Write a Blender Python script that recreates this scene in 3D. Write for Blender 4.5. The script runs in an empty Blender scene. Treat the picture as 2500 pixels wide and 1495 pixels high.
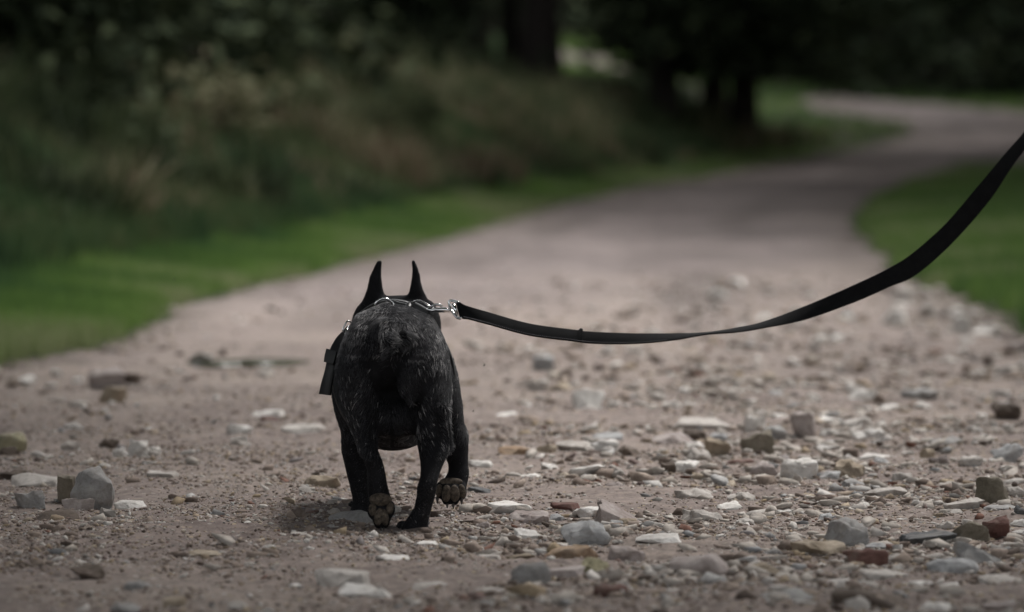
import bpy, bmesh, math, random
import numpy as np
from mathutils import Vector, Matrix, noise

S = bpy.context.scene
C = S.collection
R = math.radians
rng = np.random.default_rng(7)
random.seed(7)

# ------------------------------------------------------------------ camera
CAMH, FPX, HOR = 0.5, 9375.0, 367.0        # eye height, focal length and horizon row, in 2500 px picture units
cd = bpy.data.cameras.new('camera')
cam = bpy.data.objects.new('camera', cd); C.objects.link(cam)
cam.location = (0, 0, CAMH); cam.rotation_euler = (R(90), 0, 0)
cd.sensor_width = 36; cd.lens = 135
cd.shift_y = (HOR - 747.5) / 2500
cd.clip_start = 0.05; cd.clip_end = 2000
cd.dof.use_dof = True; cd.dof.focus_distance = 5.22; cd.dof.aperture_fstop = 4.6
S.camera = cam

# ------------------------------------------------------------------ light
SUN_EL, SUN_AZ = 63.0, 38.0                 # azimuth measured from +Y (away from the camera) towards +X
w = bpy.data.worlds.new('World'); S.world = w; w.use_nodes = True
nt = w.node_tree; nt.nodes.clear()
sky = nt.nodes.new('ShaderNodeTexSky'); sky.sky_type = 'NISHITA'; sky.sun_disc = False
sky.sun_elevation = R(SUN_EL); sky.sun_rotation = R(SUN_AZ)
sky.dust_density = 3.0; sky.air_density = 1.0
hs = nt.nodes.new('ShaderNodeHueSaturation'); hs.inputs['Saturation'].default_value = 0.12
bg = nt.nodes.new('ShaderNodeBackground'); bg.inputs['Strength'].default_value = 0.15
wo = nt.nodes.new('ShaderNodeOutputWorld')
nt.links.new(sky.outputs[0], hs.inputs['Color']); nt.links.new(hs.outputs[0], bg.inputs[0]); nt.links.new(bg.outputs[0], wo.inputs[0])
sl = bpy.data.lights.new('sun', 'SUN'); sl.energy = 2.3; sl.angle = R(18); sl.color = (1, .955, .92)
so = bpy.data.objects.new('sun', sl); C.objects.link(so)
sd = Vector((math.sin(R(SUN_AZ)) * math.cos(R(SUN_EL)), math.cos(R(SUN_AZ)) * math.cos(R(SUN_EL)), math.sin(R(SUN_EL))))
so.rotation_euler = sd.to_track_quat('Z', 'Y').to_euler(); so.location = (4, 9, 12)
S.view_settings.view_transform = 'Standard'; S.view_settings.look = 'None'
S.view_settings.exposure = 0.86; S.view_settings.gamma = 1
S.render.engine = 'CYCLES'
S.cycles.max_bounces = 5; S.cycles.diffuse_bounces = 3; S.cycles.glossy_bounces = 3
S.cycles.transparent_max_bounces = 8; S.cycles.caustics_reflective = False
S.cycles.use_denoising = True

# ------------------------------------------------------------------ helpers
def P(px, py, Y):
    return Vector(((px - 1250) * Y / FPX, Y, CAMH - (py - HOR) * Y / FPX))
def Dflat(py): return FPX * CAMH / (py - HOR)

def tag(o, label=None, cat=None, group=None, kind=None):
    if label: o['label'] = label
    if cat: o['category'] = cat
    if group: o['group'] = group
    if kind: o['kind'] = kind
    return o
def link(o, parent=None):
    C.objects.link(o)
    if parent: o.parent = parent
    return o
def mesh_np(name, V, F, mat=None, parent=None, smooth=False, attrs=None):
    """V (n,3); F (m,k) one polygon size, or list of such arrays"""
    me = bpy.data.meshes.new(name)
    Fs = F if isinstance(F, list) else [F]
    Fs = [np.asarray(f, dtype=np.int32) for f in Fs if len(f)]
    V = np.asarray(V, dtype=np.float32)
    me.vertices.add(len(V)); me.vertices.foreach_set('co', V.ravel())
    loops = np.concatenate([f.ravel() for f in Fs]); me.loops.add(len(loops)); me.loops.foreach_set('vertex_index', loops)
    tot = np.concatenate([np.full(len(f), f.shape[1], np.int32) for f in Fs])
    st = np.concatenate([[0], np.cumsum(tot)[:-1]]).astype(np.int32)
    me.polygons.add(len(tot)); me.polygons.foreach_set('loop_start', st)
    if smooth: me.polygons.foreach_set('use_smooth', np.ones(len(tot), bool))
    me.update(calc_edges=True); me.validate()
    for k, v in (attrs or {}).items():
        a = me.attributes.new(k, 'FLOAT', 'POINT'); a.data.foreach_set('value', np.asarray(v, np.float32))
    if mat: me.materials.append(mat)
    o = bpy.data.objects.new(name, me)
    return link(o, parent)
def bm_obj(name, bm, mat=None, parent=None, smooth=True, angle=None):
    me = bpy.data.meshes.new(name); bm.to_mesh(me); bm.free()
    if smooth:
        me.polygons.foreach_set('use_smooth', np.ones(len(me.polygons), bool))
        if angle: me.set_sharp_from_angle(angle=R(angle))
    if mat: me.materials.append(mat)
    return link(bpy.data.objects.new(name, me), parent)
def empty(name, loc=(0, 0, 0)):
    o = bpy.data.objects.new(name, None); o.location = loc; o.empty_display_size = .1
    return link(o)

# value noise, vectorised
def _h(ix, iy, seed):
    n = (ix.astype(np.int64) * 374761393 + iy.astype(np.int64) * 668265263 + seed * 1442695041) & 0x7fffffff
    n = ((n ^ (n >> 13)) * 1274126177) & 0x7fffffff
    return ((n ^ (n >> 16)) & 0xffff) / 65535.0
def vnoise(x, y, f, seed=0):
    x = x * f; y = y * f
    ix = np.floor(x); iy = np.floor(y); fx = x - ix; fy = y - iy
    fx = fx * fx * (3 - 2 * fx); fy = fy * fy * (3 - 2 * fy)
    a = _h(ix, iy, seed); b = _h(ix + 1, iy, seed); c = _h(ix, iy + 1, seed); d = _h(ix + 1, iy + 1, seed)
    return (a * (1 - fx) + b * fx) * (1 - fy) + (c * (1 - fx) + d * fx) * fy - .5

# ---- node material helper
class MB:
    def __init__(s, name, rough=.9, spec=.3):
        s.m = bpy.data.materials.new(name); s.m.use_nodes = True; s.t = s.m.node_tree
        s.b = s.t.nodes['Principled BSDF']; s.b.inputs['Roughness'].default_value = rough
        s.b.inputs['Specular IOR Level'].default_value = spec
    def n(s, typ, **kw):
        x = s.t.nodes.new(typ)
        for k, v in kw.items():
            if k.startswith('_'): setattr(x, k[1:], v)
            else: x.inputs[k.replace('0', ' ')].default_value = v
        return x
    def l(s, a, b): s.t.links.new(a, b)
    def noise(s, scale, detail=5, rough=.6, vec=None, dist=0):
        x = s.n('ShaderNodeTexNoise'); x.inputs['Scale'].default_value = scale; x.inputs['Detail'].default_value = detail
        x.inputs['Roughness'].default_value = rough; x.inputs['Distortion'].default_value = dist
        if vec: s.l(vec, x.inputs['Vector'])
        return x.outputs['Fac']
    def ramp(s, fac, stops, interp='LINEAR'):
        x = s.n('ShaderNodeValToRGB'); cr = x.color_ramp; cr.interpolation = interp
        while len(cr.elements) < len(stops): cr.elements.new(.5)
        for e, (p, c) in zip(cr.elements, stops):
            e.position = p; e.color = (*c, 1) if len(c) == 3 else c
        s.l(fac, x.inputs[0]); return x.outputs[0]
    def mix(s, fac, a, b, typ='MIX'):
        x = s.n('ShaderNodeMix', _data_type='RGBA', _blend_type=typ)
        for i, v in ((0, fac), (6, a), (7, b)):
            if isinstance(v, (int, float)): x.inputs[i].default_value = v
            elif isinstance(v, tuple): x.inputs[i].default_value = (*v, 1)
            else: s.l(v, x.inputs[i])
        return x.outputs[2]
    def color(s, c):
        if isinstance(c, tuple): s.b.inputs['Base Color'].default_value = (*c, 1)
        else: s.l(c, s.b.inputs['Base Color'])
    def bump(s, h, strength=.5, dist=.01):
        x = s.n('ShaderNodeBump'); x.inputs['Strength'].default_value = strength; x.inputs['Distance'].default_value = dist
        s.l(h, x.inputs['Height']); s.l(x.outputs[0], s.b.inputs['Normal'])
    def attr(s, name):
        x = s.n('ShaderNodeAttribute'); x.attribute_name = name; return x.outputs['Fac']
    def obj(s): return s.n('ShaderNodeTexCoord').outputs['Object']

# ------------------------------------------------------------------ terrain layout
LY = [(0, -1.5), (7, -1.28), (8.83, -1.18), (9.7, -1.05), (10.8, -1.07), (12.5, -1.08), (14.3, -.92), (16, -.77), (20, -.5), (27.7, 0), (36.6, .49), (47, 1.5), (52, 2.5), (58, 3.75), (62, 5.0), (66, 6.2), (68, 6.97), (400, 6.97)]
LYa = np.array(LY)
RY = [(0, 1.75), (7, 1.5), (10.04, 1.34), (11.2, 1.336), (13.95, 1.467), (15.9, 1.54), (19.1, 1.75), (23, 1.98), (36.6, 3.35), (50, 5.1), (60, 7.1)]
RYa = np.array(RY)
HT = np.array([(0, 0), (40, 0), (47, .05), (52, .1), (58, .27), (62, .4), (66, .62), (71, .95), (80, 1.25), (88, 1.62), (95, 1.9), (120, 3.6), (150, 5.8), (200, 10.5), (400, 34), (900, 60)])
POLY = [(x, y) for y, x in LY[:-1]] + [(7.4, 71), (6.9, 75), (6.4, 82), (6.5, 88), (7.7, 95), (8.4, 89), (11, 80.5), (14, 76), (14, 58), (7.9, 58.6)] + [(x, y) for y, x in RY[::-1]]
POLY2 = [(.9, 113.5), (1.9, 110.5), (2.9, 107), (3.6, 103), (3.9, 105), (3.4, 110), (2.8, 115), (2.0, 119), (1.1, 122)]
def inpoly(x, y, poly):
    c = np.zeros(x.shape, bool); n = len(poly)
    for i in range(n):
        x1, y1 = poly[i]; x2, y2 = poly[(i + 1) % n]
        if y1 == y2: continue
        t = (y > min(y1, y2)) & (y <= max(y1, y2)) & (x < (x2 - x1) * (y - y1) / (y2 - y1) + x1)
        c ^= t
    return c
def on_path(x, y):
    inner = y < 100
    wob = (-.04 + .07 * vnoise(x, y, .9, 4) + .10 * vnoise(x, y, 2.6, 5) + .08 * vnoise(x, y, 9, 6)) * np.clip((y - 8) / 3, .3, 1) * inner
    return inpoly(x + wob, y, POLY) | inpoly(x, y, POLY2)
def hgt(x, y, fine=True):
    x = np.asarray(x, float); y = np.asarray(y, float)
    z = np.interp(y, HT[:, 0], HT[:, 1])
    d = np.interp(y, LYa[:, 0], LYa[:, 1]) - x
    bank = np.interp(d, [0, .5, 1.0, 1.8, 2.6, 4, 8, 20], [0, .03, .17, .6, 1.0, 1.5, 2.4, 4.5])
    m = 1 - np.clip((y - 56) / 14, 0, 1)
    m = m * m * (3 - 2 * m)
    bank = bank * (1 + .35 * vnoise(x, y, .45, 3)) * m
    z = z + bank
    dr = x - np.interp(y, RYa[:, 0], RYa[:, 1])
    z = z + np.interp(dr, [0, .3, 1.5, 6, 30], [0, .03, .1, .5, 5]) * (1 - np.clip((y - 50) / 10, 0, 1))
    # low relief of the worn path
    z = z + .012 * vnoise(x, y, 1.3, 1) + .008 * vnoise(x, y, 4, 2)
    pd = np.exp(-(((x + .63) / .15) ** 2 + ((y - 9.07) / .24) ** 2)); z = z - .012 * pd   # hollow of the puddle
    if fine:
        z0_ = z.copy()
        q = np.clip(vnoise(x, y, 2.2, 14) * 2 + .6, .25, 1.2)
        z = z + .012 * vnoise(x, y, 13, 11) + .022 * vnoise(x, y, 6.5, 15) * np.clip((y - 6.5) / 3, 0, 1) * np.clip(x + .8, .3, 1) + q * (.008 * np.abs(vnoise(x, y * .8, 36, 12)) + .006 * np.abs(vnoise(x, y, 85, 13)))
    if fine: z = z0_ + (z - z0_) * (1 - np.clip(1.6 * pd, 0, 1))
    return z
def hz(x, y): return float(hgt(np.array([x]), np.array([y]), False)[0])

# ------------------------------------------------------------------ soils
m = MB('path_soil', .93, .25); o = m.obj()
base = m.ramp(m.noise(1.6, 5, .6, o), [(.3, (.195, .158, .145)), (.5, (.258, .214, .194)), (.72, (.305, .256, .225))])
fine = m.ramp(m.noise(46, 8, .72, o), [(.3, (.35, .34, .33)), (.5, (.9, .9, .9)), (.66, (1.25, 1.24, 1.2))])
c = m.mix(.85, base, fine, 'MULTIPLY')
v = m.n('ShaderNodeTexVoronoi'); v.inputs['Scale'].default_value = 70; m.l(o, v.inputs['Vector'])
chip = m.ramp(v.outputs['Distance'], [(.0, (1, 1, 1)), (.2, (1, 1, 1)), (.27, (0, 0, 0))])
sel = m.ramp(v.outputs['Color'], [(.52, (0, 0, 0)), (.58, (1, 1, 1))])
cm = m.mix(1., chip, sel, 'MULTIPLY')
c = m.mix(cm, c, m.ramp(v.outputs['Color'], [(.3, (.16, .12, .09)), (.6, (.42, .39, .36)), (.8, (.36, .30, .2))]))
farc = m.mix(.8, m.ramp(m.noise(1.1, 5, .65, o), [(.3, (.158, .128, .122)), (.5, (.205, .172, .163)), (.72, (.250, .213, .200))]), m.ramp(m.noise(9, 6, .7, o), [(.34, (.62, .6, .6)), (.5, (1, 1, 1)), (.7, (1.16, 1.16, 1.15))]), 'MULTIPLY')
farc = m.mix(.9, farc, m.ramp(m.noise(3.2, 6, .75, o), [(.38, (.66, .65, .65)), (.5, (1, 1, 1)), (.64, (1.14, 1.13, 1.12))]), 'MULTIPLY')
c = m.mix(m.attr('far'), c, farc)
c = m.mix(m.attr('rut'), c, (.12, .10, .092))
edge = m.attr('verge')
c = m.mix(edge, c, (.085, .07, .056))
m.color(c)
m.bump(m.noise(120, 6, .7, o), .55, .006); MAT_PATH = m.m

m = MB('verge_soil', .95, .2); o = m.obj()
MAT_SOIL_C = m.ramp(m.noise(.9, 6, .65, o), [(.3, (.016, .02, .010)), (.5, (.035, .038, .018)), (.7, (.06, .052, .032))])
m.color(MAT_SOIL_C); m.bump(m.noise(20, 6, .7, o), .6, .03); MAT_SOIL = m.m

# ------------------------------------------------------------------ ground and path: one graded sheet cut along the path's edge
xs = np.concatenate([-np.geomspace(400, 1.96, 110), np.arange(-1.95, -1.3, .025), np.arange(-1.28, 1.45, .0075), np.arange(1.46, 2.3, .025), np.geomspace(2.33, 400, 110)])
ys = np.concatenate([[-60, -30, -12, -6, -3], np.arange(-1.5, 3.75, .05), np.arange(3.8, 9.4, .0065), 9.4 + np.cumsum(np.geomspace(.007, 9, 290))])
ys = ys[ys < 900]
GX, GY = np.meshgrid(xs, ys); nx, ny = len(xs), len(ys)
GZ = hgt(GX, GY)
V = np.stack([GX.ravel(), GY.ravel(), GZ.ravel()], 1)
I = np.arange(nx * ny).reshape(ny, nx)
F = np.stack([I[:-1, :-1], I[:-1, 1:], I[1:, 1:], I[1:, :-1]], -1).reshape(-1, 4)
cx = (GX[:-1, :-1] + GX[1:, 1:]).ravel() / 2; cy = (GY[:-1, :-1] + GY[1:, 1:]).ravel() / 2
pm = on_path(cx, cy)
def sub(F, V, mask, name, mat, extra):
    f = F[mask]; u, inv = np.unique(f, return_inverse=True)
    at = {k: a.ravel()[u] for k, a in extra.items()}
    return mesh_np(name, V[u], inv.reshape(f.shape), mat, smooth=True, attrs=at)
dl = GX - np.interp(GY, LYa[:, 0], LYa[:, 1]); dr = np.interp(GY, RYa[:, 0], RYa[:, 1]) - GX
wid = .02 + .012 * GY
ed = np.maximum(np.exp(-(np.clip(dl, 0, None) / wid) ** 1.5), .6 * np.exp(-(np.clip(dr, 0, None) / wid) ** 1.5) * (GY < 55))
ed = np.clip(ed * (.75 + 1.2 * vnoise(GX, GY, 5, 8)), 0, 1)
uu = dl / np.maximum(dl + dr, .3)
far = np.clip((GY - 11.5 + 3 * vnoise(GX, GY, .8, 9) + 6 * (.35 - uu)) / 3.5, 0, 1)
rut = np.clip(.55 * np.exp(-((uu - .22 - .05 * vnoise(GX, GY, .5, 31)) / .06) ** 2) + .5 * np.exp(-((uu - .68) / .07) ** 2) + 1.1 * vnoise(uu * 9, GY * .6, 1, 32) + .5 * vnoise(GX, GY * .5, 5, 38) + .02, 0, .8) * np.clip((GY - 8) / 5, 0, 1)
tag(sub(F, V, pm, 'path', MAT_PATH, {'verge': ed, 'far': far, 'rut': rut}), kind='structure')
tag(sub(F, V, ~pm, 'ground', MAT_SOIL, {'verge': ed}), kind='structure')
# puddle in the hollow at the path's left
m = MB('puddle_water', .22, .25); m.color((.050, .052, .028)); m.bump(m.noise(30, 3, .5, m.obj()), .05, .002)
th = np.linspace(0, 2 * np.pi, 40, endpoint=False); rr = 1 + .25 * np.sin(th * 2 + 1) + .12 * np.sin(th * 5)
zp = hz(-.63, 9.07) + .0095
pv = np.stack([-.63 + .115 * rr * np.cos(th), 9.07 + .19 * rr * np.sin(th), np.full(40, zp)], 1)
pv2 = pv.copy(); pv2[:, 2] -= .02
side = [[i, i + 40, (i + 1) % 40 + 40, (i + 1) % 40] for i in range(40)]
PUD = mesh_np('puddle', np.vstack([pv, pv2]), [np.arange(40)[None], np.array(side)], m.m)
tag(PUD, kind='structure')
# ------------------------------------------------------------------ vegetation
def leaf_mat(name, stops, rough=.8, trans=.25, attr='tint', spec=.12):
    m = MB(name, rough, spec); c = m.ramp(m.attr(attr), stops); m.color(c)
    t = m.n('ShaderNodeBsdfTranslucent'); m.l(c, t.inputs[0])
    mx = m.n('ShaderNodeMixShader'); mx.inputs[0].default_value = trans
    m.l(m.b.outputs[0], mx.inputs[1]); m.l(t.outputs[0], mx.inputs[2])
    m.l(mx.outputs[0], m.t.nodes['Material Output'].inputs[0]); return m.m
GRASS = leaf_mat('grass_blades', [(0, (.060, .120, .056)), (.35, (.100, .180, .052)), (.7, (.175, .285, .075)), (1, (.29, .33, .17))], trans=.3)
DARKG = leaf_mat('undergrowth_blades', [(0, (.044, .080, .040)), (.35, (.070, .118, .052)), (.68, (.100, .132, .060)), (1, (.145, .145, .085))], trans=.2)
DRY = leaf_mat('dry_bank_plants', [(0, (.026, .038, .020)), (.35, (.062, .082, .040)), (.62, (.100, .115, .058)), (.85, (.155, .148, .088)), (.97, (.25, .215, .15)), (1, (.17, .13, .09))], trans=.2)
NEEDLE = leaf_mat('conifer_needles', [(0, (.024, .033, .021)), (.6, (.046, .060, .036)), (1, (.078, .095, .052))], trans=.05, rough=1., spec=.03)
BROAD = leaf_mat('broad_leaves', [(0, (.03, .05, .02)), (.6, (.045, .075, .025)), (1, (.07, .10, .03))], trans=.2)

def blades(name, X, Y, H, Wd, mat, lean=.35, tint=None, z0=None):
    n = len(X); z = hgt(X, Y, False) - .01 if z0 is None else z0
    a = rng.uniform(0, 2 * np.pi, n); ln = rng.uniform(.1, 1, n) * lean
    b = rng.uniform(0, 2 * np.pi, n)
    dx, dy = np.cos(a), np.sin(a); ex, ey = np.cos(b) * Wd / 2, np.sin(b) * Wd / 2
    base = np.stack([X, Y, z], 1)
    side = np.stack([ex, ey, np.zeros(n)], 1)
    mid = base + np.stack([dx * H * ln * .3, dy * H * ln * .3, H * .55], 1)
    tip = base + np.stack([dx * H * ln, dy * H * ln, H * (1 - .3 * ln)], 1)
    V = np.concatenate([base - side, base + side, mid + side * .7, mid - side * .7, tip])
    i = np.arange(n)
    Q = np.stack([i, i + n, i + 2 * n, i + 3 * n], 1); T = np.stack([i + 3 * n, i + 2 * n, i + 4 * n], 1)
    t = tint if tint is not None else rng.random(n)
    return mesh_np(name, V, [Q, T], mat, attrs={'tint': np.tile(t, 5)})
def yscat(n, y0, y1, p=1.6):
    u = rng.random(n); k = 1 - p
    return (y0 ** k + u * (y1 ** k - y0 ** k)) ** (1 / k)
# bright grass along the left of the path
n = 110000; Y = np.where(rng.random(n) < .18, rng.uniform(0, 7.5, n), yscat(n, 7.5, 62)); d = np.abs(rng.normal(0, .42, n)) + rng.normal(-.02, .02, n)
d = d * (1 + Y / 60)
X = np.interp(Y, LYa[:, 0], LYa[:, 1]) - d
keep = ~on_path(X + .03, Y) | (rng.random(n) < .10); X, Y, d = X[keep], Y[keep], d[keep]; n = len(X)
t = np.clip(.70 - .55 * np.clip(d - .35, 0, 1) + .8 * vnoise(X, Y, 1.6, 21) + .7 * vnoise(X, Y, .5, 29) + .25 * np.exp(-d / .12) + rng.normal(0, .1, n), 0, 1)
tag(blades('verge_grass', X, Y, rng.uniform(.03, .085, n) * (1 + .8 * np.clip(d, 0, 1)), .004 * (np.maximum(Y, 6) / 9) ** .6, GRASS, tint=t),
    'bright short green grass along the left edge of the path', 'grass', kind='stuff')
# right-hand grass patch
n = 75000; Y = np.where(rng.random(n) < .2, rng.uniform(0, 8.5, n), yscat(n, 8.5, 58)); dd = np.abs(rng.normal(0, .9, n))
X = np.interp(Y, RYa[:, 0], RYa[:, 1]) + dd * (1 + Y / 60)
keep = ~on_path(X - .04, Y); X, Y, dd = X[keep], Y[keep], dd[keep]; n = len(X)
t = np.clip(.62 - .2 * np.clip(dd - .2, 0, 1) + .9 * vnoise(X, Y, 1.6, 22) + .6 * vnoise(X, Y, .5, 37) + rng.normal(0, .1, n), 0, 1)
tag(blades('meadow_grass', X, Y, rng.uniform(.04, .11, n), .0045 * (np.maximum(Y, 6) / 9) ** .6, GRASS, tint=t),
    'patch of green grass to the right of the path, under the leash', 'grass', kind='stuff')
# grass inside and beyond the bend
n = 26000; Y = rng.uniform(60, 100, n); X = rng.uniform(-2, 18, n)
keep = ~on_path(X, Y) & (X > 3.6 + (Y - 60) * .03); X, Y = X[keep], Y[keep]; n = len(X)
t = np.clip(.45 + .9 * vnoise(X, Y, .3, 23) + rng.normal(0, .1, n), 0, 1)
tag(blades('bend_grass', X, Y, rng.uniform(.08, .2, n), .03, GRASS, tint=t), 'dull green grass around the far bend of the path', 'grass', kind='stuff')
n = 30000; Y = rng.uniform(56, 104, n); X = rng.uniform(-9, 4.2, n)
keep = ~on_path(X, Y) & (X < 3.9 + (Y - 60) * .03) & (Y > 60 - .0 * X); X, Y = X[keep], Y[keep]; n = len(X)
tag(blades('wood_undergrowth', X, Y, rng.uniform(.12, .45, n), .05, NEEDLE, lean=.9, tint=np.clip(.3 + .8 * vnoise(X, Y, .5, 33) + rng.normal(0, .1, n), 0, 1)), 'dark low growth on the floor of the wood between the trunks', 'undergrowth', kind='stuff')
n = 12000; Y = rng.uniform(86, 126, n); X = rng.uniform(-6, .9, n)
tag(blades('glade_plants', X, Y, rng.uniform(.2, .6, n), .06, DARKG, lean=.9, tint=np.clip(.35 + .8 * vnoise(X, Y, .5, 36), 0, 1)), 'dim green plants of the glade seen between the trunks on the crest', 'undergrowth', kind='stuff')
n = 9000; Y = rng.uniform(100, 130, n); X = rng.uniform(1.0, 6, n)
keep = ~on_path(X, Y); X, Y = X[keep], Y[keep]; n = len(X)
tag(blades('clearing_grass', X, Y, rng.uniform(.08, .2, n), .05, GRASS, tint=np.clip(.6 + rng.normal(0, .15, n), 0, 1)), 'green grass beside the distant strip of path seen between the trunks', 'grass', kind='stuff')
# green undergrowth between verge and bank
n = 72000; Y = np.where(rng.random(n) < .17, rng.uniform(0, 8, n), yscat(n, 8, 60, 1.3)); d = .5 + np.abs(rng.normal(0, .5, n)); X = np.interp(Y, LYa[:, 0], LYa[:, 1]) - d * (1 + Y / 80)
t = np.clip(.30 + .35 * np.clip(d - .8, 0, 1) + .9 * vnoise(X, Y, .9, 24) + .6 * vnoise(X, Y, 3, 34) + rng.normal(0, .12, n), 0, 1)
tag(blades('verge_undergrowth', X, Y, rng.uniform(.08, .22, n), .010 * (Y / 14) ** .5, DARKG, tint=t), 'dark green low growth at the foot of the left bank', 'undergrowth', kind='stuff')
# dry plants on the bank
n = 150000; Y = np.where(rng.random(n) < .13, rng.uniform(0, 9, n), yscat(n, 9, 66, 1.2)); d = .75 + 5.2 * rng.random(n) ** 1.5; X = np.interp(Y, LYa[:, 0], LYa[:, 1]) - d
cl = vnoise(X, Y, .9, 25) + .6 * vnoise(X, Y, 2.6, 26)
keep = rng.random(n) < np.clip(.55 + 1.5 * cl, .05, 1); X, Y, cl = X[keep], Y[keep], cl[keep]; n = len(X)
t = np.clip(.50 + .7 * vnoise(X, Y, .8, 27) + 1.0 * vnoise(X, Y, 2.3, 28) + .8 * vnoise(X, Y, 4.6, 35) + rng.normal(0, .12, n), 0, 1)
tag(blades('bank_plants', X, Y, rng.uniform(.10, .30, n) * (1 + 2.6 * np.clip(cl, -.2, 1)), .020 * (Y / 16) ** .5, DRY, lean=.8, tint=t), 'dry brown and olive grass covering the slope of the left bank', 'undergrowth', kind='stuff')

def leafcloud(Pt, size, flat=0.):
    """rhombic leaf faces at points Pt"""
    n = len(Pt); s = size * rng.uniform(.6, 1.4, n)[:, None]
    a = rng.normal(size=(n, 3)); a[:, 2] *= (1 - flat); a /= np.linalg.norm(a, axis=1)[:, None]
    b = rng.normal(size=(n, 3)); b[:, 2] *= (1 - flat); b -= (a * b).sum(1)[:, None] * a; b /= np.linalg.norm(b, axis=1)[:, None]
    V = np.concatenate([Pt - a * s, Pt + b * s * .45, Pt + a * s, Pt - b * s * .45]); i = np.arange(n)
    return V, np.stack([i, i + n, i + 2 * n, i + 3 * n], 1)
BARK = MB('bark', .95, .2); _o = BARK.obj()
_mp = BARK.n('ShaderNodeMapping'); _mp.inputs['Scale'].default_value = (9, 9, 1.6); BARK.l(_o, _mp.inputs[0])
BARK.color(BARK.ramp(BARK.noise(2, 6, .7, _mp.outputs[0]), [(.3, (.012, .010, .009)), (.6, (.030, .025, .022)), (.8, (.055, .048, .042))]))
BARK.bump(BARK.noise(3, 6, .7, _mp.outputs[0]), .8, .03); BARK = BARK.m

def tube(bm, pts, rad, seg=10):
    rings = []
    for i, (p, r) in enumerate(zip(pts, rad)):
        p = Vector(p); q = Vector(pts[min(i + 1, len(pts) - 1)]) - Vector(pts[max(i - 1, 0)])
        z = q.normalized(); x = z.orthogonal().normalized(); x = Vector((1, 0, 0)) - z * z.x
        x = x.normalized() if x.length > .2 else z.orthogonal().normalized()
        y = z.cross(x)
        rings.append([bm.verts.new(p + (x * math.cos(t) + y * math.sin(t)) * r) for t in [2 * math.pi * k / seg for k in range(seg)]])
    for a, b in zip(rings[:-1], rings[1:]):
        for k in range(seg): bm.faces.new((a[k], a[(k + 1) % seg], b[(k + 1) % seg], b[k]))
    bm.faces.new(rings[0][::-1]); bm.faces.new(rings[-1])
def conifer(seed, H, rt, cb, rad, levels, leaf, per=26, low=-9):
    """tapered trunk with limbs and a drooping needle crown; returns (trunk mesh, crown mesh)"""
    rd = random.Random(seed); bm = bmesh.new()
    pts = [(rd.uniform(-.05, .05) * k, rd.uniform(-.05, .05) * k, -.4 + (H + .4) * k / 8) for k in range(9)]
    tube(bm, pts, [rt * (1.5 if k == 0 else 1) * (1 - .95 * k / 8) + .01 for k in range(9)], 12)
    PT = []
    for L in range(levels):
        t = (L / (levels - 1)); z = cb + (H - cb) * t ** 1.15
        r = rad * (1 - t) ** .8 * (.8 + .2 * rd.random()) + .15
        nb = max(4, int(8 - 3 * t))
        for k in range(nb):
            a = 2 * math.pi * (k + rd.random()) / nb; rr = r * rd.uniform(.6, 1.12); droop = rd.uniform(.12, .42)
            tip = Vector((math.cos(a) * rr, math.sin(a) * rr, z - rr * droop))
            if z < cb + (H - cb) * .5: tube(bm, [(0, 0, z), tip * .5 + Vector((0, 0, z * .5 + .05)), tip], [.035, .022, .008], 5)
            m_ = int(per * (.4 + rr / rad))
            u = rng.random(m_) ** .6
            q = np.stack([u * tip.x, u * tip.y, z + (tip.z - z) * u ** 1.3], 1)
            sp = (.10 + .22 * rr * (1 - np.abs(u - .6)))[:, None]
            q = q + rng.normal(size=(m_, 3)) * sp * np.array([.8, .8, .35]) - np.array([0, 0, 1]) * rng.random((m_, 1)) * .25
            PT.append(q[q[:, 2] > low])
    Pt = np.concatenate(PT); Vv, Ff = leafcloud(Pt, leaf, .25)
    tm = bpy.data.meshes.new('trunk'); bm.to_mesh(tm); bm.free(); tm.materials.append(BARK)
    o = mesh_np('crown', Vv, Ff, NEEDLE, attrs={'tint': np.tile(rng.random(len(Pt)), 4)}); cm_ = o.data
    bpy.data.objects.remove(o)
    return tm, cm_
def broad(seed, H, rt, cb, rad, nl, leaf, per, lopside=(0, 0)):
    rd = random.Random(seed); bm = bmesh.new()
    pts = [(rd.uniform(-.08, .08) * k + lopside[0] * .03 * k * k, rd.uniform(-.08, .08) * k + lopside[1] * .03 * k * k, -.4 + (H * .85 + .4) * k / 6) for k in range(7)]
    tube(bm, pts, [rt * (1.5 if k == 0 else 1) * (1 - .85 * k / 6) for k in range(7)], 12)
    PT = []
    for k in range(nl):
        a = 2 * math.pi * k * .618 + rd.uniform(-.3, .3); z0 = cb + (H * .8 - cb) * rd.random() ; rr = rad * rd.uniform(.45, 1)
        o_ = Vector((lopside[0] * z0 * .25, lopside[1] * z0 * .25, 0)); j = min(6, max(1, int((z0 + .4) / (H * .85 + .4) * 6)))
        st = Vector(pts[j]); tip = o_ + Vector((math.cos(a) * rr, math.sin(a) * rr, max(cb, z0 + rd.uniform(-.1, .35) * rr)))
        tube(bm, [st, st.lerp(tip, .5) + Vector((0, 0, .25)), tip], [rt * .35, rt * .2, .012], 6)
        for q_ in range(4):
            c_ = st.lerp(tip, rd.uniform(.55, 1.05)) + Vector([rd.gauss(0, .45) for _ in range(3)])
            PT.append(np.array(c_) + rng.normal(size=(per, 3)) * np.array([.42, .42, .26]))
    Pt = np.concatenate(PT); Vv, Ff = leafcloud(Pt, leaf, .2)
    tm = bpy.data.meshes.new('trunk'); bm.to_mesh(tm); bm.free(); tm.materials.append(BARK)
    o = mesh_np('crown', Vv, Ff, BROAD, attrs={'tint': np.tile(rng.random(len(Pt)), 4)}); cm_ = o.data
    bpy.data.objects.remove(o)
    return tm, cm_
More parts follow.
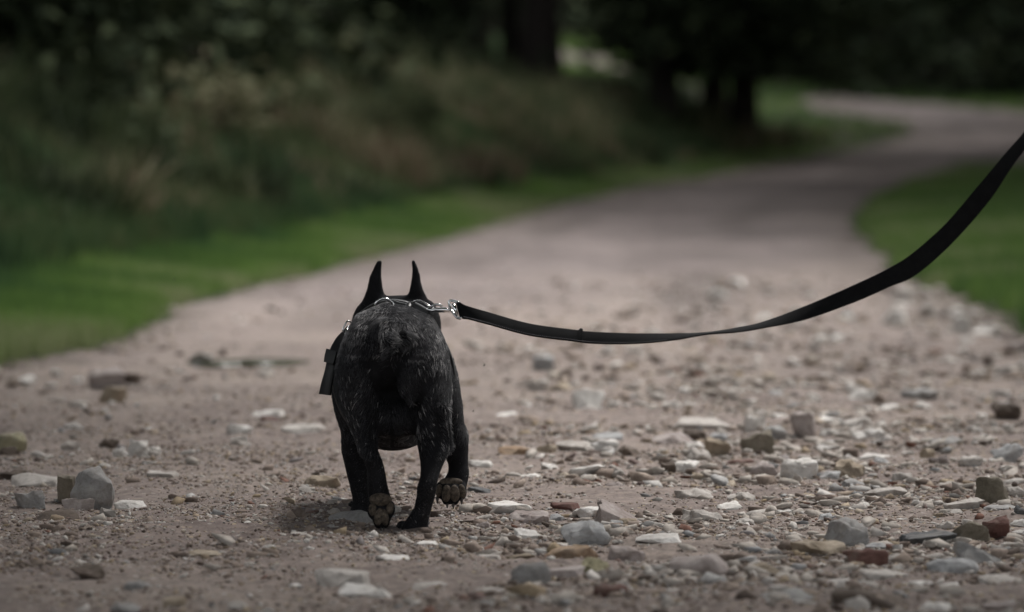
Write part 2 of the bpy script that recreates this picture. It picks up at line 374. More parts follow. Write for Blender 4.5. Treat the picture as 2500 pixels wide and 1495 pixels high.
def place_tree(name, ms, x, y, label, cat, group=None, s=1., rz=None):
    r = empty(name, (x, y, hz(x, y))); r.rotation_euler.z = rz if rz is not None else random.uniform(0, 6.28); r.scale = (s, s, s)
    tag(r, label, cat, group)
    link(bpy.data.objects.new('trunk', ms[0]), r); link(bpy.data.objects.new('crown', ms[1]), r)
    return r
CN = conifer(7, 6.5, .09, .12, .7, 34, .055, 150, .03)        # slim young spruce, green to the ground
CE = conifer(8, 14, .20, 1.6, 1.25, 26, .12, 60, 1.1)
CA = conifer(1, 14, .20, 1.45, 2.1, 26, .14, 50, 1.1)       # narrow high-skirted spruce
CB = conifer(2, 11, .15, .3, 2.6, 26, .16, 60)       # skirted to the ground
CC = conifer(3, 15, .24, 3.2, 3.2, 20, .18)
CD = conifer(4, 16, .22, .3, 4.6, 22, .24)      # big backdrop spruce
GB = 'dark spruces closing the view behind the bend'
def at(px, Y): return ((px - 1250) * Y / FPX, Y)
# named trees of the middle distance
for px, Y, ms, s, lab in [
    (1815, 61, CA, 1.05, 'dark spruce with a bare straight trunk standing just left of the far bend'),
    (1622, 60, CE, .95, 'dark spruce whose trunk stands mid-way along the top of the grassy bank'),
    (1745, 66, CA, 1.0, 'dark spruce with a drooping crown between two bare trunks left of the bend'),
    (1322, 60, CC, 1.1, 'thick dark trunk left of the light gap with the distant strip of path'),
    (1245, 66, CC, .85, 'slimmer dark trunk directly left of the thick trunk by the light gap'),
    (1120, 63, CC, 1.1, 'dark trunk on the crest of the bank above the dog\'s ears'),
    (1178, 74, CC, .9, 'thin far trunk between the two thicker trunks on the crest'),
    (905, 60, CB, .8, 'low dark spruce at the upper edge of the bank above the dog')]:
    place_tree('spruce_tree', ms, *at(px, Y), lab, 'tree', s=s)
# left wood on the bank
for px, Y, ms, s, lab in [
    (30, 21, CN, 1.0, 'slim young spruce at the left edge, nearest on the bank'),
    (165, 25, CN, 1.1, 'slim young spruce just right of the one at the left edge'),
    (300, 29, CN, 1.2, 'slim young spruce whose foot shows above the brown bank plants'),
    (405, 34, CN, 1.3, 'slim young spruce furthest right of the dark group on the bank'),
    (-30, 27, CB, .85, 'black spruce at the left edge on top of the bank'),
    (170, 34, CB, 1.0, 'second dark spruce from the left, skirted down to the bank'),
    (340, 42, CB, 1.05, 'third dark spruce from the left behind the brown bank plants'),
    (480, 52, CB, 1.0, 'dark spruce behind the dry slope, left of the crest'),
    (700, 60, CB, .9, 'dark spruce beside the crest of the bank, right of the black mass')]:
    place_tree('spruce_tree', ms, *at(px, Y), lab, 'tree', s=s)
# right wood beyond the upper path
for px, Y, ms, s, lab in [
    (2060, 103, CD, 1.15, 'dark spruce directly above the narrow tip of the upper path'),
    (2210, 99, CD, 1.15, 'broad dark spruce above the upper path, second from its tip'),
    (2370, 95, CD, 1.2, 'broad dark spruce above the upper path near the right edge'),
    (2540, 91, CD, 1.2, 'dark spruce at the right edge of the picture above the upper path')]:
    place_tree('spruce_tree', ms, *at(px, Y), lab, 'tree', s=s)
for px, Y in [(-100, 60), (100, 64), (330, 70), (520, 76), (700, 86), (250, 92), (480, 100), (700, 112), (900, 124), (1080, 134), (1260, 140), (1440, 138), (1600, 130), (1760, 122), (1900, 118), (1990, 130), (2160, 124), (2320, 118), (2480, 110), (2640, 100), (1350, 150), (1520, 150), (1700, 146), (1850, 150), (40, 90)]:
    place_tree('spruce_tree', CD, *at(px, Y), 'dark spruce in the wood that closes the background', 'tree', GB, s=random.uniform(.85, 1.1))
# far wood: one mass behind everything
n = 26000; Y = rng.uniform(150, 240, n); X = rng.uniform(-60, 75, n)
Pt = np.stack([X, Y, hgt(X, Y, False) + rng.uniform(0, 13, n)], 1); Vv, Ff = leafcloud(Pt, 1.1)
tag(mesh_np('far_wood', Vv, Ff, NEEDLE, attrs={'tint': np.tile(rng.random(n), 4)}), 'black mass of forest far behind all the trees', 'forest', kind='stuff')

# weedy shrubs on the bank
for px, Y, r_, lab in [(520, 24, .38, 'pale brown dry shrub in the middle of the left bank'), (900, 36, .42, 'yellowish green shrub low on the bank above the verge grass'), (1010, 40, .40, 'olive shrub on the bank just right of the yellowish green one'),
                       (300, 20, .30, 'dull green shrub on the left bank near the left edge'), (720, 33, .45, 'rusty brown shrub high on the left bank'), (860, 45, .5, 'pale dry shrub on the bank crest'), (1330, 52, .4, 'brown shrub at the right end of the bank crest')]:
    x, y = at(px, Y); d_ = np.interp(y, LYa[:, 0], LYa[:, 1]) - x; z = hz(x, y); g_ = 900
    rt_ = empty('shrub', (x, y, z)); tag(rt_, lab, 'shrub')
    q = np.concatenate([np.array([math.cos(a) * r_ * .55, math.sin(a) * r_ * .5, r_ * h_]) + rng.normal(size=(g_ // 9, 3)) * r_ * .24 for a, h_ in [(k_ * .7, .3 + .5 * random.random()) for k_ in range(9)]])
    Vv, Ff = leafcloud(q, .035, .1); t0 = {520: .8, 900: .62, 1010: .45, 300: .25, 720: .6, 860: .65, 1330: .3}[px]
    mesh_np('foliage', Vv, Ff, DRY, rt_, attrs={'tint': np.tile(np.clip(t0 + rng.normal(0, .08, len(q)), 0, 1), 4)})
    bm = bmesh.new()
    for k_ in range(9): tube(bm, [(0, 0, -.05), (math.cos(k_ * .7) * r_ * .3, math.sin(k_ * .7) * r_ * .3, r_ * .35), (math.cos(k_ * .7) * r_ * .6, math.sin(k_ * .7) * r_ * .55, r_ * .8)], [.012, .008, .003], 5)
    bm_obj('stem', bm, BARK, rt_)
# ------------------------------------------------------------------ unseen trees added for shade, crowns shaped to leave a pool of light
LIGHT_POOL = [(-.2, 4.3), (.4, 4.3), (.8, 5.4), (1.1, 7), (1.35, 9), (1.55, 12), (1.6, 16), (1.3, 19), (.2, 22), (-.6, 30), (-2.2, 34), (-3.0, 26), (-2.8, 17), (-2.2, 12), (-1.35, 10.4), (-.65, 8.8), (-.5, 6.8), (-.4, 5.6)]
def pool_dist(x, y):
    """signed distance to the light pool kept free of leaf shade (negative inside)"""
    d = np.full(x.shape, 1e9); n = len(LIGHT_POOL)
    for i in range(n):
        a = np.array(LIGHT_POOL[i]); b = np.array(LIGHT_POOL[(i + 1) % n]) - a
        t = np.clip(((x - a[0]) * b[0] + (y - a[1]) * b[1]) / (b @ b), 0, 1)
        d = np.minimum(d, np.hypot(x - a[0] - t * b[0], y - a[1] - t * b[1]))
    return np.where(inpoly(x, y, LIGHT_POOL), -d, d)
def add_shade_tree(x, y, rad, label, seed, leaves=7000, thin=0., lf=.15):
    r0 = rng.integers(1 << 30); g = np.random.default_rng(seed); z0 = hz(x, y)
    root = empty('shade_tree', (x, y, z0)); tag(root, label, 'tree')
    bm = bmesh.new(); lx = -np.sign(x) if abs(x) > 1 else 0
    pts = [(lx * .012 * k * k + g.normal(0, .03), g.normal(0, .04), -.4 + 7.6 * k / 7) for k in range(8)]
    tube(bm, pts, [.26 * (1.5 if k == 0 else 1) * (1 - .8 * k / 7) for k in range(8)], 14)
    Pt = []
    nc = int(46 * max(1, (rad / 4.6) ** 2))
    for i in range(nc):
        a = i * 2.399963; rr = rad * math.sqrt((i + .5) / nc); c = np.array([math.cos(a) * rr, math.sin(a) * rr, g.uniform(2.9 if y < 5 else 3.6, 7.2) - .12 * rr])
        q = c + g.normal(size=(leaves // nc, 3)) * np.array([.75, .75, .38])
        W_ = q + np.array([x, y, z0]); gxp = W_[:, 0] - W_[:, 2] * sd.x / sd.z; gyp = W_[:, 1] - W_[:, 2] * sd.y / sd.z
        dd = pool_dist(gxp, gyp); k = (g.random(len(q)) < np.maximum(np.clip(dd / .5, 0, 1), np.clip((gyp - 10) / 20, 0, .42) * (gxp > -1.2 + (gyp - 14) * .05))) & (q[:, 2] > (2.1 if y < 5 else 2.9)) & (g.random(len(q)) > thin * np.clip((gyp - 8.5) / 2, 0, 1))  # leaves dropped where their shadow would darken the light pool
        if k.sum() > 12:
            Pt.append(q[k]); j = 2 + int(g.integers(0, 5)); s_ = Vector(pts[j]); e_ = Vector(q[k].mean(0))
            if i % 2 == 0: tube(bm, [s_, s_.lerp(e_, .5) + Vector((0, 0, .2)), e_], [.07, .04, .012], 6)
    Pt = np.concatenate(Pt); Vv, Ff = leafcloud(Pt, lf, .45)
    o = bm_obj('trunk', bm, BARK, root); o2 = mesh_np('crown', Vv, Ff, BROAD, root, attrs={'tint': np.tile(g.random(len(Pt)), 4)})
for i, (x, y, r_, lv, lf, th_, lab) in enumerate([
    (-3.0, 3.5, 4.6, 27000, .15, 0, 'unseen tree added left of the camera, its crown shaped to shade the near path'),
    (-4.6, 10.5, 4.4, 9000, .15, .6, 'unseen tree added on the left bank, its crown shaped to shade the verge'),
    (-5.4, 18.5, 5.0, 9000, .15, .75, 'unseen tree added on the left bank for shade beyond the pool of light'),
    (3.4, 4.2, 4.8, 27000, .15, 0, 'unseen tree added right of the camera, its crown shaped to shade the near path'),
    (4.8, 11.5, 4.8, 13000, .15, .55, 'unseen tree added on the right side for shade beside the pool of light'),
    (5.4, 20.0, 5.8, 15000, .17, .62, 'unseen tree added on the right side for shade beyond the pool of light'),
    (6.0, 29.5, 6.2, 14000, .2, .5, 'unseen tree added on the right for shade far along the path before the bend'),
    (-7.4, 30, 6.0, 8000, .18, .75, 'unseen tree added on the left bank for shade far along the slope'),
    (7.0, 38.5, 6.8, 14000, .22, .3, 'unseen tree added on the right for shade just before the bend'),
    (8.6, 48, 7.0, 14000, .22, 0, 'unseen tree added beside the bend on the right for its shade'),
    (11.5, 58, 8.0, 15000, .25, .3, 'unseen tree added right of the bend, its crown shading the far path'),
    (13.5, 68, 8.5, 15000, .25, .5, 'unseen tree added right of the upper path for its shade, outermost on that side'),
    (16.0, 79, 9.0, 15000, .27, .5, 'unseen tree added at the far right to shade the upper path')]):
    add_shade_tree(x, y, r_, lab, 900 + i, lv, th_, lf)
# ------------------------------------------------------------------ stones
def stone_mat(name, stops, rough=.85, dirt=.5):
    m = MB(name, rough, .3); o = m.obj()
    oi = m.n('ShaderNodeObjectInfo')
    mp = m.n('ShaderNodeVectorMath', _operation='ADD'); m.l(o, mp.inputs[0])
    cmb = m.n('ShaderNodeCombineXYZ'); m.l(oi.outputs['Random'], cmb.inputs[0]); m.l(oi.outputs['Random'], cmb.inputs[2])
    sc = m.n('ShaderNodeVectorMath', _operation='SCALE'); sc.inputs['Scale'].default_value = 40; m.l(cmb.outputs[0], sc.inputs[0]); m.l(sc.outputs[0], mp.inputs[1])
    v = mp.outputs[0]
    c = m.ramp(m.noise(24, 6, .65, v, .6), stops)
    c = m.mix(.75, c, m.ramp(m.noise(150, 5, .7, v), [(.34, (.74, .71, .68)), (.5, (1, 1, 1)), (.7, (1.1, 1.1, 1.08))]), 'MULTIPLY')
    d = m.ramp(m.noise(17, 5, .7, v, 1.), [(.52, (0, 0, 0)), (.68, (dirt, dirt, dirt))])
    c = m.mix(d, c, (.20, .165, .14))
    m.color(c); m.bump(m.noise(90, 7, .7, v), .6, .004); return m.m
SM = {
 'white': stone_mat('white_limestone', [(.3, (.56, .535, .505)), (.5, (.70, .68, .65)), (.7, (.78, .76, .74))], dirt=.35),
 'pale': stone_mat('pale_limestone', [(.3, (.37, .34, .315)), (.5, (.49, .46, .43)), (.7, (.58, .55, .52))]),
 'grey': stone_mat('grey_stone', [(.3, (.23, .225, .22)), (.5, (.33, .325, .32)), (.7, (.43, .425, .41))]),
 'blue': stone_mat('blue_grey_stone', [(.3, (.26, .265, .27)), (.5, (.38, .385, .39)), (.7, (.52, .52, .52))]),
 'mauve': stone_mat('mauve_stone', [(.3, (.26, .215, .20)), (.5, (.37, .325, .31)), (.7, (.48, .43, .41))]),
 'tan': stone_mat('tan_stone', [(.3, (.27, .22, .16)), (.5, (.36, .30, .23)), (.7, (.45, .39, .31))]),
 'ochre': stone_mat('ochre_stone', [(.3, (.26, .17, .11)), (.5, (.34, .24, .16)), (.7, (.42, .34, .26))]),
 'yellow': stone_mat('yellowish_stone', [(.3, (.26, .24, .15)), (.5, (.35, .325, .215)), (.7, (.42, .39, .30))]),
 'olive': stone_mat('olive_brown_stone', [(.3, (.10, .088, .065)), (.5, (.18, .16, .125)), (.7, (.29, .26, .21))]),
 'brown': stone_mat('dark_brown_stone', [(.3, (.07, .055, .045)), (.5, (.12, .095, .078)), (.7, (.19, .15, .125))]),
 'red': stone_mat('dark_red_stone', [(.3, (.075, .036, .030)), (.5, (.125, .062, .052)), (.7, (.20, .125, .105))], dirt=.5),
 'slate': stone_mat('dark_slate', [(.3, (.035, .038, .042)), (.5, (.065, .07, .075)), (.7, (.14, .15, .155))], rough=.6, dirt=.3),
}
def rock_bm(seed, w, d, h, shape='lump'):
    rd = random.Random(seed); bm = bmesh.new()
    n = {'lump': 18, 'block': 17, 'flat': 15, 'shard': 10, 'round': 30, 'wedge': 13}[shape]
    for _ in range(n):
        v = Vector([rd.gauss(0, 1) for _ in range(3)]).normalized()
        e = {'block': 4.5, 'shard': 2.6, 'wedge': 2.8}.get(shape, 1.6 if shape == 'flat' else 1.2)
        p = Vector([math.copysign(abs(c) ** (1 / e), c) for c in v]) * rd.uniform(.86, 1.05)
        bm.verts.new(p)
    bmesh.ops.convex_hull(bm, input=bm.verts)
    bmesh.ops.delete(bm, geom=[v for v in bm.verts if not v.link_faces], context='VERTS')
    mn = Vector([min(v.co[i] for v in bm.verts) for i in range(3)]); mx = Vector([max(v.co[i] for v in bm.verts) for i in range(3)])
    for v in bm.verts:
        v.co = Vector([((v.co[i] - mn[i]) / (mx[i] - mn[i]) - .5) for i in range(3)])
        v.co.x *= w; v.co.y *= d; v.co.z *= h
    s = min(w, d, h)
    bmesh.ops.dissolve_limit(bm, angle_limit=R(7), verts=bm.verts, edges=bm.edges)
    bmesh.ops.bevel(bm, geom=bm.edges[:] + bm.verts[:], offset=s * .045, segments=1, affect='EDGES', profile=.6, clamp_overlap=True)
    bmesh.ops.triangulate(bm, faces=bm.faces)
    bmesh.ops.subdivide_edges(bm, edges=[e for e in bm.edges if e.calc_length() > .22 * w], cuts=2, use_grid_fill=True)
    bmesh.ops.triangulate(bm, faces=bm.faces)
    bmesh.ops.subdivide_edges(bm, edges=[e for e in bm.edges if e.calc_length() > .10 * w], cuts=1, use_grid_fill=True)
    off = Vector((seed * 3.1, seed * 1.7, 0))
    for v in bm.verts:
        q = v.co / w
        k = noise.noise(q * 3.2 + off) * .15 + noise.noise(q * 8 + off) * .075 + noise.noise(q * 19 + off) * .03
        v.co += v.co.normalized() * k * min(w, 2.2 * h) * (.35 if shape == 'round' else .75)
    return bm
STONES = []
def stone(x0, y0, x1, y1, col, shape='lump', label=None, seed=None):
    """a stone lying on the path; its outline's box in picture units gives its place and size"""
    Y = Dflat(y1 - 2); w_ = (x1 - x0) * Y / FPX
    d_ = w_ * {'flat': .75, 'block': .65, 'lump': .75, 'shard': .45, 'round': .8, 'wedge': .6}[shape]
    hp = (y1 - y0) * Y / FPX
    h_ = max(hp - .085 * d_, .16 * w_ if shape != 'flat' else .11 * w_)
    seed = seed if seed is not None else len(STONES) + 11
    bm = rock_bm(seed, w_ * 1.04, d_, h_ * 1.35, shape)
    o = bm_obj('stone', bm, SM[col], angle=38)
    xc = ((x0 + x1) / 2 - 1250) * Y / FPX; yc = Y + d_ * .42
    o.location = (xc, yc, hz(xc, yc) + h_ * 1.35 * .5 - h_ * .36)
    rd = random.Random(seed * 7); up = .32 if shape == 'block' else .2
    o.rotation_euler = (rd.uniform(.02, up), rd.uniform(-.08, .08), 0); o.data.transform(Matrix.Rotation(rd.choice([0, math.pi]) + rd.uniform(-.25, .25), 4, 'Z'))
    o['category'] = 'stone'
    STONES.append([o, (x0 + x1) / 2, (y0 + y1) / 2, w_, h_, col, shape, label])
    return o
T = [
 # left foreground
 (174,1133,276,1248,'grey','round','big upright rounded grey stone at the left, the largest on that side'),
 (139,1154,182,1230,'olive','block','dark olive stone wedged against the left side of the big rounded grey stone'),
 (39,1191,106,1243,'grey','wedge','grey angular stone left of the big rounded grey stone'),
 (150,1211,226,1254,'mauve','shard','slab leaning in front of the big rounded grey stone'),
 (74,1243,194,1275,'brown','flat','dark flat slab in front of the leaning slab at the left'),
 (20,1156,161,1189,'pale','flat','long pale slab behind the grey angular stone at the left edge'),
 (-10,1145,58,1172,'brown','flat','dark stone at the left edge behind the long pale slab'),
 (276,1219,354,1241,'white','flat','thin white slab on the ground right of the big rounded grey stone'),
 (-14,1054,62,1110,'yellow','round','yellowish rounded stone at the left edge of the picture'),
 (-10,1095,40,1122,'brown','lump','dark stone underneath the yellowish rounded stone'),
 (143,1074,192,1098,'pale','lump',None), (239,1070,290,1093,'brown','lump',None), (272,1095,312,1124,'white','lump',None), (309,1083,362,1118,'white','block',None),
 (217,902,302,952,'mauve','block','pale blurred block by the left grass with a dark left side'),
 (243,948,306,990,'tan','wedge','blurred pale stone in front of the pale block by the left grass'),
 (122,902,150,923,'white','round',None), (175,922,200,942,'white','round',None), (300,915,342,942,'brown','lump',None),
 (556,1043,610,1068,'white','block',None), (563,1074,604,1099,'pale','wedge',None),
 (611,1001,692,1026,'white','flat','flat white stone on the path left of the dog\'s hanging strap'),
 (635,1020,682,1040,'red','flat',None), (690,1038,792,1060,'pale','flat','long pale flat stone beside the dog\'s left front leg'),
 (356,1153,431,1177,'pale','flat',None), (741,1168,832,1198,'tan','wedge','pale stone with a dark left end just left of the dog\'s left front leg'),
 (799,1243,912,1287,'grey','round','smooth grey stone half buried in front of the dog\'s left front paw'),
 (712,1305,794,1332,'pale','lump','pale stone in the foreground below the smooth grey stone by the paw'),
 (910,1358,996,1383,'white','flat','pale flat stone in front of the dog\'s planted hind paw'),
 (772,1395,906,1445,'pale','wedge','large blurred pale stone with a dark left face in the foreground'),
 (822,1434,952,1467,'white','flat','flat whitish stone touching the lower right of the large pale foreground stone'),
 (1000,1427,1088,1447,'pale','flat',None), (1159,1441,1241,1471,'pale','lump',None), (569,1388,697,1409,'slate','flat','dark flat slate in the foreground left of the large pale stone'),
 (456,1354,540,1369,'tan','flat',None), (304,1422,376,1455,'grey','lump',None), (552,1470,602,1492,'pale','lump',None), (706,1425,736,1436,'white','round',None),
 (135,1341,176,1364,'brown','wedge',None), (170,1386,254,1420,'brown','lump','low dark brown mound of stone in the left foreground'),
 (267,1475,345,1500,'grey','lump',None), (395,1462,450,1482,'tan','flat',None), (30,1380,80,1400,'brown','flat',None),
 # by the right front paw and middle
 (1138,1196,1200,1215,'slate','flat','dark slate flake lying beside the dog\'s raised right front paw'),
 (1017,1327,1069,1337,'white','flat',None), (1079,1298,1127,1312,'pale','flat',None), (1164,1353,1222,1369,'pale','flat',None), (1163,1260,1200,1278,'pale','flat',None),
 (1100,1276,1140,1290,'pale','flat',None), (1020,1168,1045,1182,'brown','lump',None),
 (1140,1129,1203,1149,'white','flat','bright white flat stone just right of the dog\'s right front leg'),
 (1298,870,1354,908,'blue','block','blurred blue-grey stone under the middle of the leash'),
 (1395,957,1472,1010,'white','block','white block with a shaded brown front standing alone under the leash'),
 (1198,1010,1282,1030,'white','flat','flat whitish blurred stone right of the dog, left of the white block'),
 (1284,932,1338,962,'pale','lump',None), (1337,940,1400,962,'tan','flat',None), (1362,905,1398,935,'brown','lump',None), (1590,872,1620,896,'brown','lump',None),
 (1640,1022,1796,1057,'pale','flat','long pale flat stone behind the group of blocks in the middle right'),
 (1618,985,1662,1008,'white','lump',None), (1665,990,1710,1006,'pale','flat',None),
 (1663,1057,1725,1086,'brown','lump',None), (1732,1063,1778,1086,'blue','round',None),
 (1721,1076,1783,1125,'tan','block','tan block between the blue-grey pebble and the dark olive block'),
 (1806,1056,1884,1117,'olive','wedge','dark olive wedge-shaped block in the middle right'),
 (1822,1020,1872,1064,'white','block','bright white block directly behind the dark olive block'),
 (1855,1040,1919,1083,'grey','wedge','grey stone between the bright white block and the upright mauve block'),
 (1930,1009,1993,1079,'mauve','block','upright pale mauve block, the tallest in the middle right'),
 (1991,1022,2062,1042,'white','flat',None), (2065,1026,2132,1055,'pale','flat',None),
 (2082,1048,2165,1082,'white','lump','white stone with a dark underside right of the upright mauve block'),
 (2072,946,2140,977,'white','wedge','blurred white stone far back on the right side of the path'),
 (2148,981,2202,997,'white','flat',None), (2200,940,2300,975,'grey','flat',None), (2421,987,2498,1033,'brown','lump','dark brown stone near the right edge, far back'),
 (2440,980,2480,1000,'grey','lump',None),
 (2265,1074,2358,1104,'grey','flat','grey slab at the right behind the small tan pebble'), (2247,1100,2284,1127,'tan','round',None),
 (2430,1092,2510,1140,'blue','lump','blue-grey stone cut by the right edge, level with the dog\'s knees'),
 (2343,1124,2402,1154,'pale','flat',None), (2104,1113,2193,1127,'white','flat',None),
 (1904,1126,1998,1181,'white','lump','rough whitish stone in front of the dark olive block'),
 (1835,1135,1906,1174,'mauve','lump',None), (2035,1133,2115,1176,'tan','lump','tan stone with a dark lower right side, right of the rough whitish stone'),
 (1998,1162,2053,1181,'blue','flat',None), (2118,1192,2218,1217,'pale','flat',None), (2056,1179,2118,1201,'grey','flat',None),
 (2378,1163,2470,1240,'olive','wedge','big tilted olive-brown stone near the right edge'),
 (2460,1188,2506,1212,'pale','flat',None), (2308,1217,2404,1246,'pale','wedge','pale slab leaning left of the tilted olive-brown stone'),
 (2404,1230,2488,1253,'grey','flat',None), (2478,1231,2512,1268,'slate','lump',None),
 (2010,1261,2128,1343,'grey','lump','large grey stone with a mauve right face in the right foreground'),
 (1991,1253,2041,1279,'blue','flat',None),
 (2202,1289,2336,1335,'slate','flat','long dark grey slate stone with a worn shiny side at the right'),
 (2317,1268,2423,1325,'olive','lump','grey-brown humped stone between the long slate and the dark red one'),
 (2391,1264,2462,1316,'red','block','dark red block at the right, behind the mauve-grey pyramid'),
 (2287,1273,2332,1296,'pale','lump',None),
 (2334,1313,2471,1372,'grey','wedge','mauve-grey pyramid-shaped stone in the right foreground'),
 (2443,1323,2506,1342,'pale','flat',None),
 (2061,1335,2171,1385,'red','wedge','dark red wedge-shaped stone in the right foreground'),
 (1935,1317,2067,1359,'tan','lump','rough tan stone in front of the large grey stone with a mauve face'),
 (2104,1319,2197,1346,'blue','flat',None),
 (2267,1354,2391,1404,'blue','round','blunt grey cylinder-like stone in the right foreground below the pyramid'),
 (2104,1389,2223,1420,'pale','flat','long pale flat stone below the dark red wedge'),
 (2213,1420,2280,1444,'white','flat',None), (2287,1423,2349,1444,'white','flat',None), (2395,1405,2493,1429,'pale','flat',None),
 (1861,1443,2002,1485,'grey','lump','pale grey lumpy stone at the bottom edge, right of centre'),
 (2061,1460,2132,1500,'pale','lump',None), (2035,1437,2230,1497,'brown','lump','big dark brown stone cut by the bottom edge at the right'),
 (1778,1427,1858,1457,'grey','flat','flat grey stone left of the pale grey lumpy stone at the bottom'),
 (2250,1475,2330,1500,'white','lump',None),(2400,1470,2480,1500,'mauve','lump',None),
 # centre right
 (1354,1088,1452,1120,'pale','flat','pale flat stone between the ochre stone and the white-topped wedge'),
 (1302,1094,1356,1125,'tan','wedge',None), (1213,1101,1304,1127,'ochre','flat','low ochre stone right of the dog\'s front leg'),
 (1445,1084,1513,1120,'white','wedge','white-topped wedge with a dark underside in the middle of the path'),
 (1515,1101,1567,1125,'brown','wedge',None), (1441,1066,1521,1090,'blue','flat',None),
 (1602,1068,1704,1099,'mauve','flat',None), (1671,1088,1720,1112,'white','lump',None), (1676,1105,1736,1138,'pale','lump',None),
 (1611,1136,1649,1168,'brown','block',None), (1645,1133,1707,1162,'white','lump',None), (1771,1128,1838,1151,'red','flat',None),
 (1324,1136,1368,1159,'white','wedge',None), (1389,1138,1482,1168,'white','flat',None), (1254,1162,1321,1176,'white','flat',None), (1398,1172,1440,1186,'pale','wedge',None),
 (1654,1196,1743,1225,'pale','lump','pale rough stone behind the flat white one in the middle right'), (1776,1202,1847,1233,'pale','lump',None),
 (1741,1227,1812,1246,'white','flat',None), (1663,1243,1769,1281,'pale','lump','pale lens-shaped stone right of the big mauve block'),
 (1189,1227,1300,1253,'white','flat','broad flat white stone right of the raised front paw'),
 (1346,1229,1417,1246,'red','flat','thin brick-red sliver of stone in the middle foreground'),
 (1400,1238,1469,1264,'white','flat',None),
 (1461,1222,1600,1290,'mauve','block','big mauve-tan block in the middle foreground'),
 (1376,1280,1491,1335,'blue','lump','big grey-white stone directly below the mauve-tan block'),
 (1237,1254,1334,1294,'mauve','lump','pale mauve stone right of the broad flat white one'),
 (1250,1300,1321,1325,'white','flat',None),
 (1332,1328,1461,1371,'ochre','lump','orange-ochre stone directly below the big grey-white stone'),
 (1489,1335,1573,1372,'mauve','flat',None), (1313,1387,1430,1418,'mauve','flat','mauve-red flat stone below the orange-ochre stone'),
 (1411,1370,1487,1409,'yellow','lump',None), (1241,1374,1343,1438,'grey','lump','pale grey stone left of the mauve-red flat stone'),
 (1556,1309,1665,1335,'white','flat','pale low stone right of the orange-ochre stone'),
 (1643,1356,1786,1420,'mauve','round','large rounded grey-mauve stone in the foreground right of centre'),
 (1706,1408,1782,1448,'grey','lump',None), (1619,1418,1699,1438,'pale','flat',None), (1289,1440,1413,1455,'pale','flat',None),
 (1443,1430,1534,1474,'red','wedge','dark reddish wedge near the bottom edge in the centre'),
 (1500,1270,1560,1300,'tan','flat',None), (1795,1270,1840,1290,'pale','flat',None), (1560,1392,1600,1410,'grey','flat',None),
 # far, at the foot of the right grass
 (1727,702,1784,738,'white','lump','blurred white stone far back, left of the pair on the path under the leash'),
 (1778,682,1820,709,'white','lump',None), (2160,755,2217,802,'white','lump','blurred white stone far back near the right grass, below the leash'),
 (2320,767,2370,819,'white','lump','blurred white stone at the tip of the right grass patch'),
 (2245,747,2289,778,'pale','lump',None), (2180,700,2230,732,'pale','lump',None), (1955,713,1990,735,'white','lump',None), (1850,770,1885,790,'white','lump',None), (1980,820,2020,842,'white','lump',None),
]
for t_ in T: stone(*t_[:6], label=t_[6])
# further stones of the middle distance, scattered as the photo scatters them (dense on the right)
VAR = {}
def density(px, py):
    r = .12 + .9 * max(0, min(1, (px - 1050) / 500)); r *= 1.0 if py > 760 else .35
    if px < 400 and 900 < py < 1200: r = .6
    return r
tries = 0; n_extra = 124; k = 0
cols = ['white'] * 9 + ['pale'] * 9 + ['grey'] * 2 + ['blue'] * 1 + ['mauve'] * 4 + ['tan'] * 2 + ['brown'] * 1
def place_var(px, Y, w_, col, sh):
    key = (sh, random.randrange(4))
    if key not in VAR:
        bm = rock_bm(hash(key[1] * 5 + len(sh)) % 97 + 300, 1, {'flat': .75, 'lump': .8, 'wedge': .6}[sh], {'flat': .28, 'lump': .55, 'wedge': .55}[sh], sh)
        me = bpy.data.meshes.new('stone'); bm.to_mesh(me); bm.free(); me.polygons.foreach_set('use_smooth', np.ones(len(me.polygons), bool)); me.set_sharp_from_angle(angle=R(38)); VAR[key] = me
    me = VAR[key]
    if (key, col) not in VAR:
        mc = me.copy(); mc.materials.clear(); mc.materials.append(SM[col]); VAR[(key, col)] = mc
    o = link(bpy.data.objects.new('stone', VAR[(key, col)]))
    x = (px - 1250) * Y / FPX; h_ = w_ * {'flat': .28, 'lump': .55, 'wedge': .55}[sh]
    o.location = (x, Y, hz(x, Y) + h_ * .22); o.scale = (w_, w_, w_ * random.uniform(.8, 1.1)); o.rotation_euler = (random.uniform(-.15, .15), random.uniform(-.15, .15), random.uniform(0, 6.28))
    o['category'] = 'stone'
    STONES.append([o, px, HOR + FPX * CAMH / Y - 5, w_, h_, col, sh, None])
while k < n_extra and tries < 9000:
    tries += 1
    Y = 4.1 + 9.9 * random.random() ** 1.15; py = HOR + FPX * CAMH / Y; px = random.uniform(-30, 2530)
    x = (px - 1250) * Y / FPX
    if not on_path(np.array([x]), np.array([Y]))[0] or random.random() > density(px, py): continue
    if 760 < px < 1170 and py > 1040: continue
    if any(abs(s[1] - px) < (s[3] * FPX / Y) * .6 + 14 and abs(s[2] - py) < 16 for s in STONES): continue
    place_var(px, Y, random.uniform(.022, .05) * (1.15 if Y > 8 else .85), random.choice(cols), random.choice(['flat', 'flat', 'lump', 'wedge'])); k += 1

for q_ in range(26):        # pale rubble heaped along the edge of the right-hand grass
    Y = random.uniform(9.3, 13.8); x = np.interp(Y, RYa[:, 0], RYa[:, 1]) + random.gauss(-.06, .07)
    place_var(1250 + x * FPX / Y, Y, random.uniform(.04, .085), random.choice(['white', 'pale', 'pale', 'mauve']), random.choice(['lump', 'wedge', 'flat']))
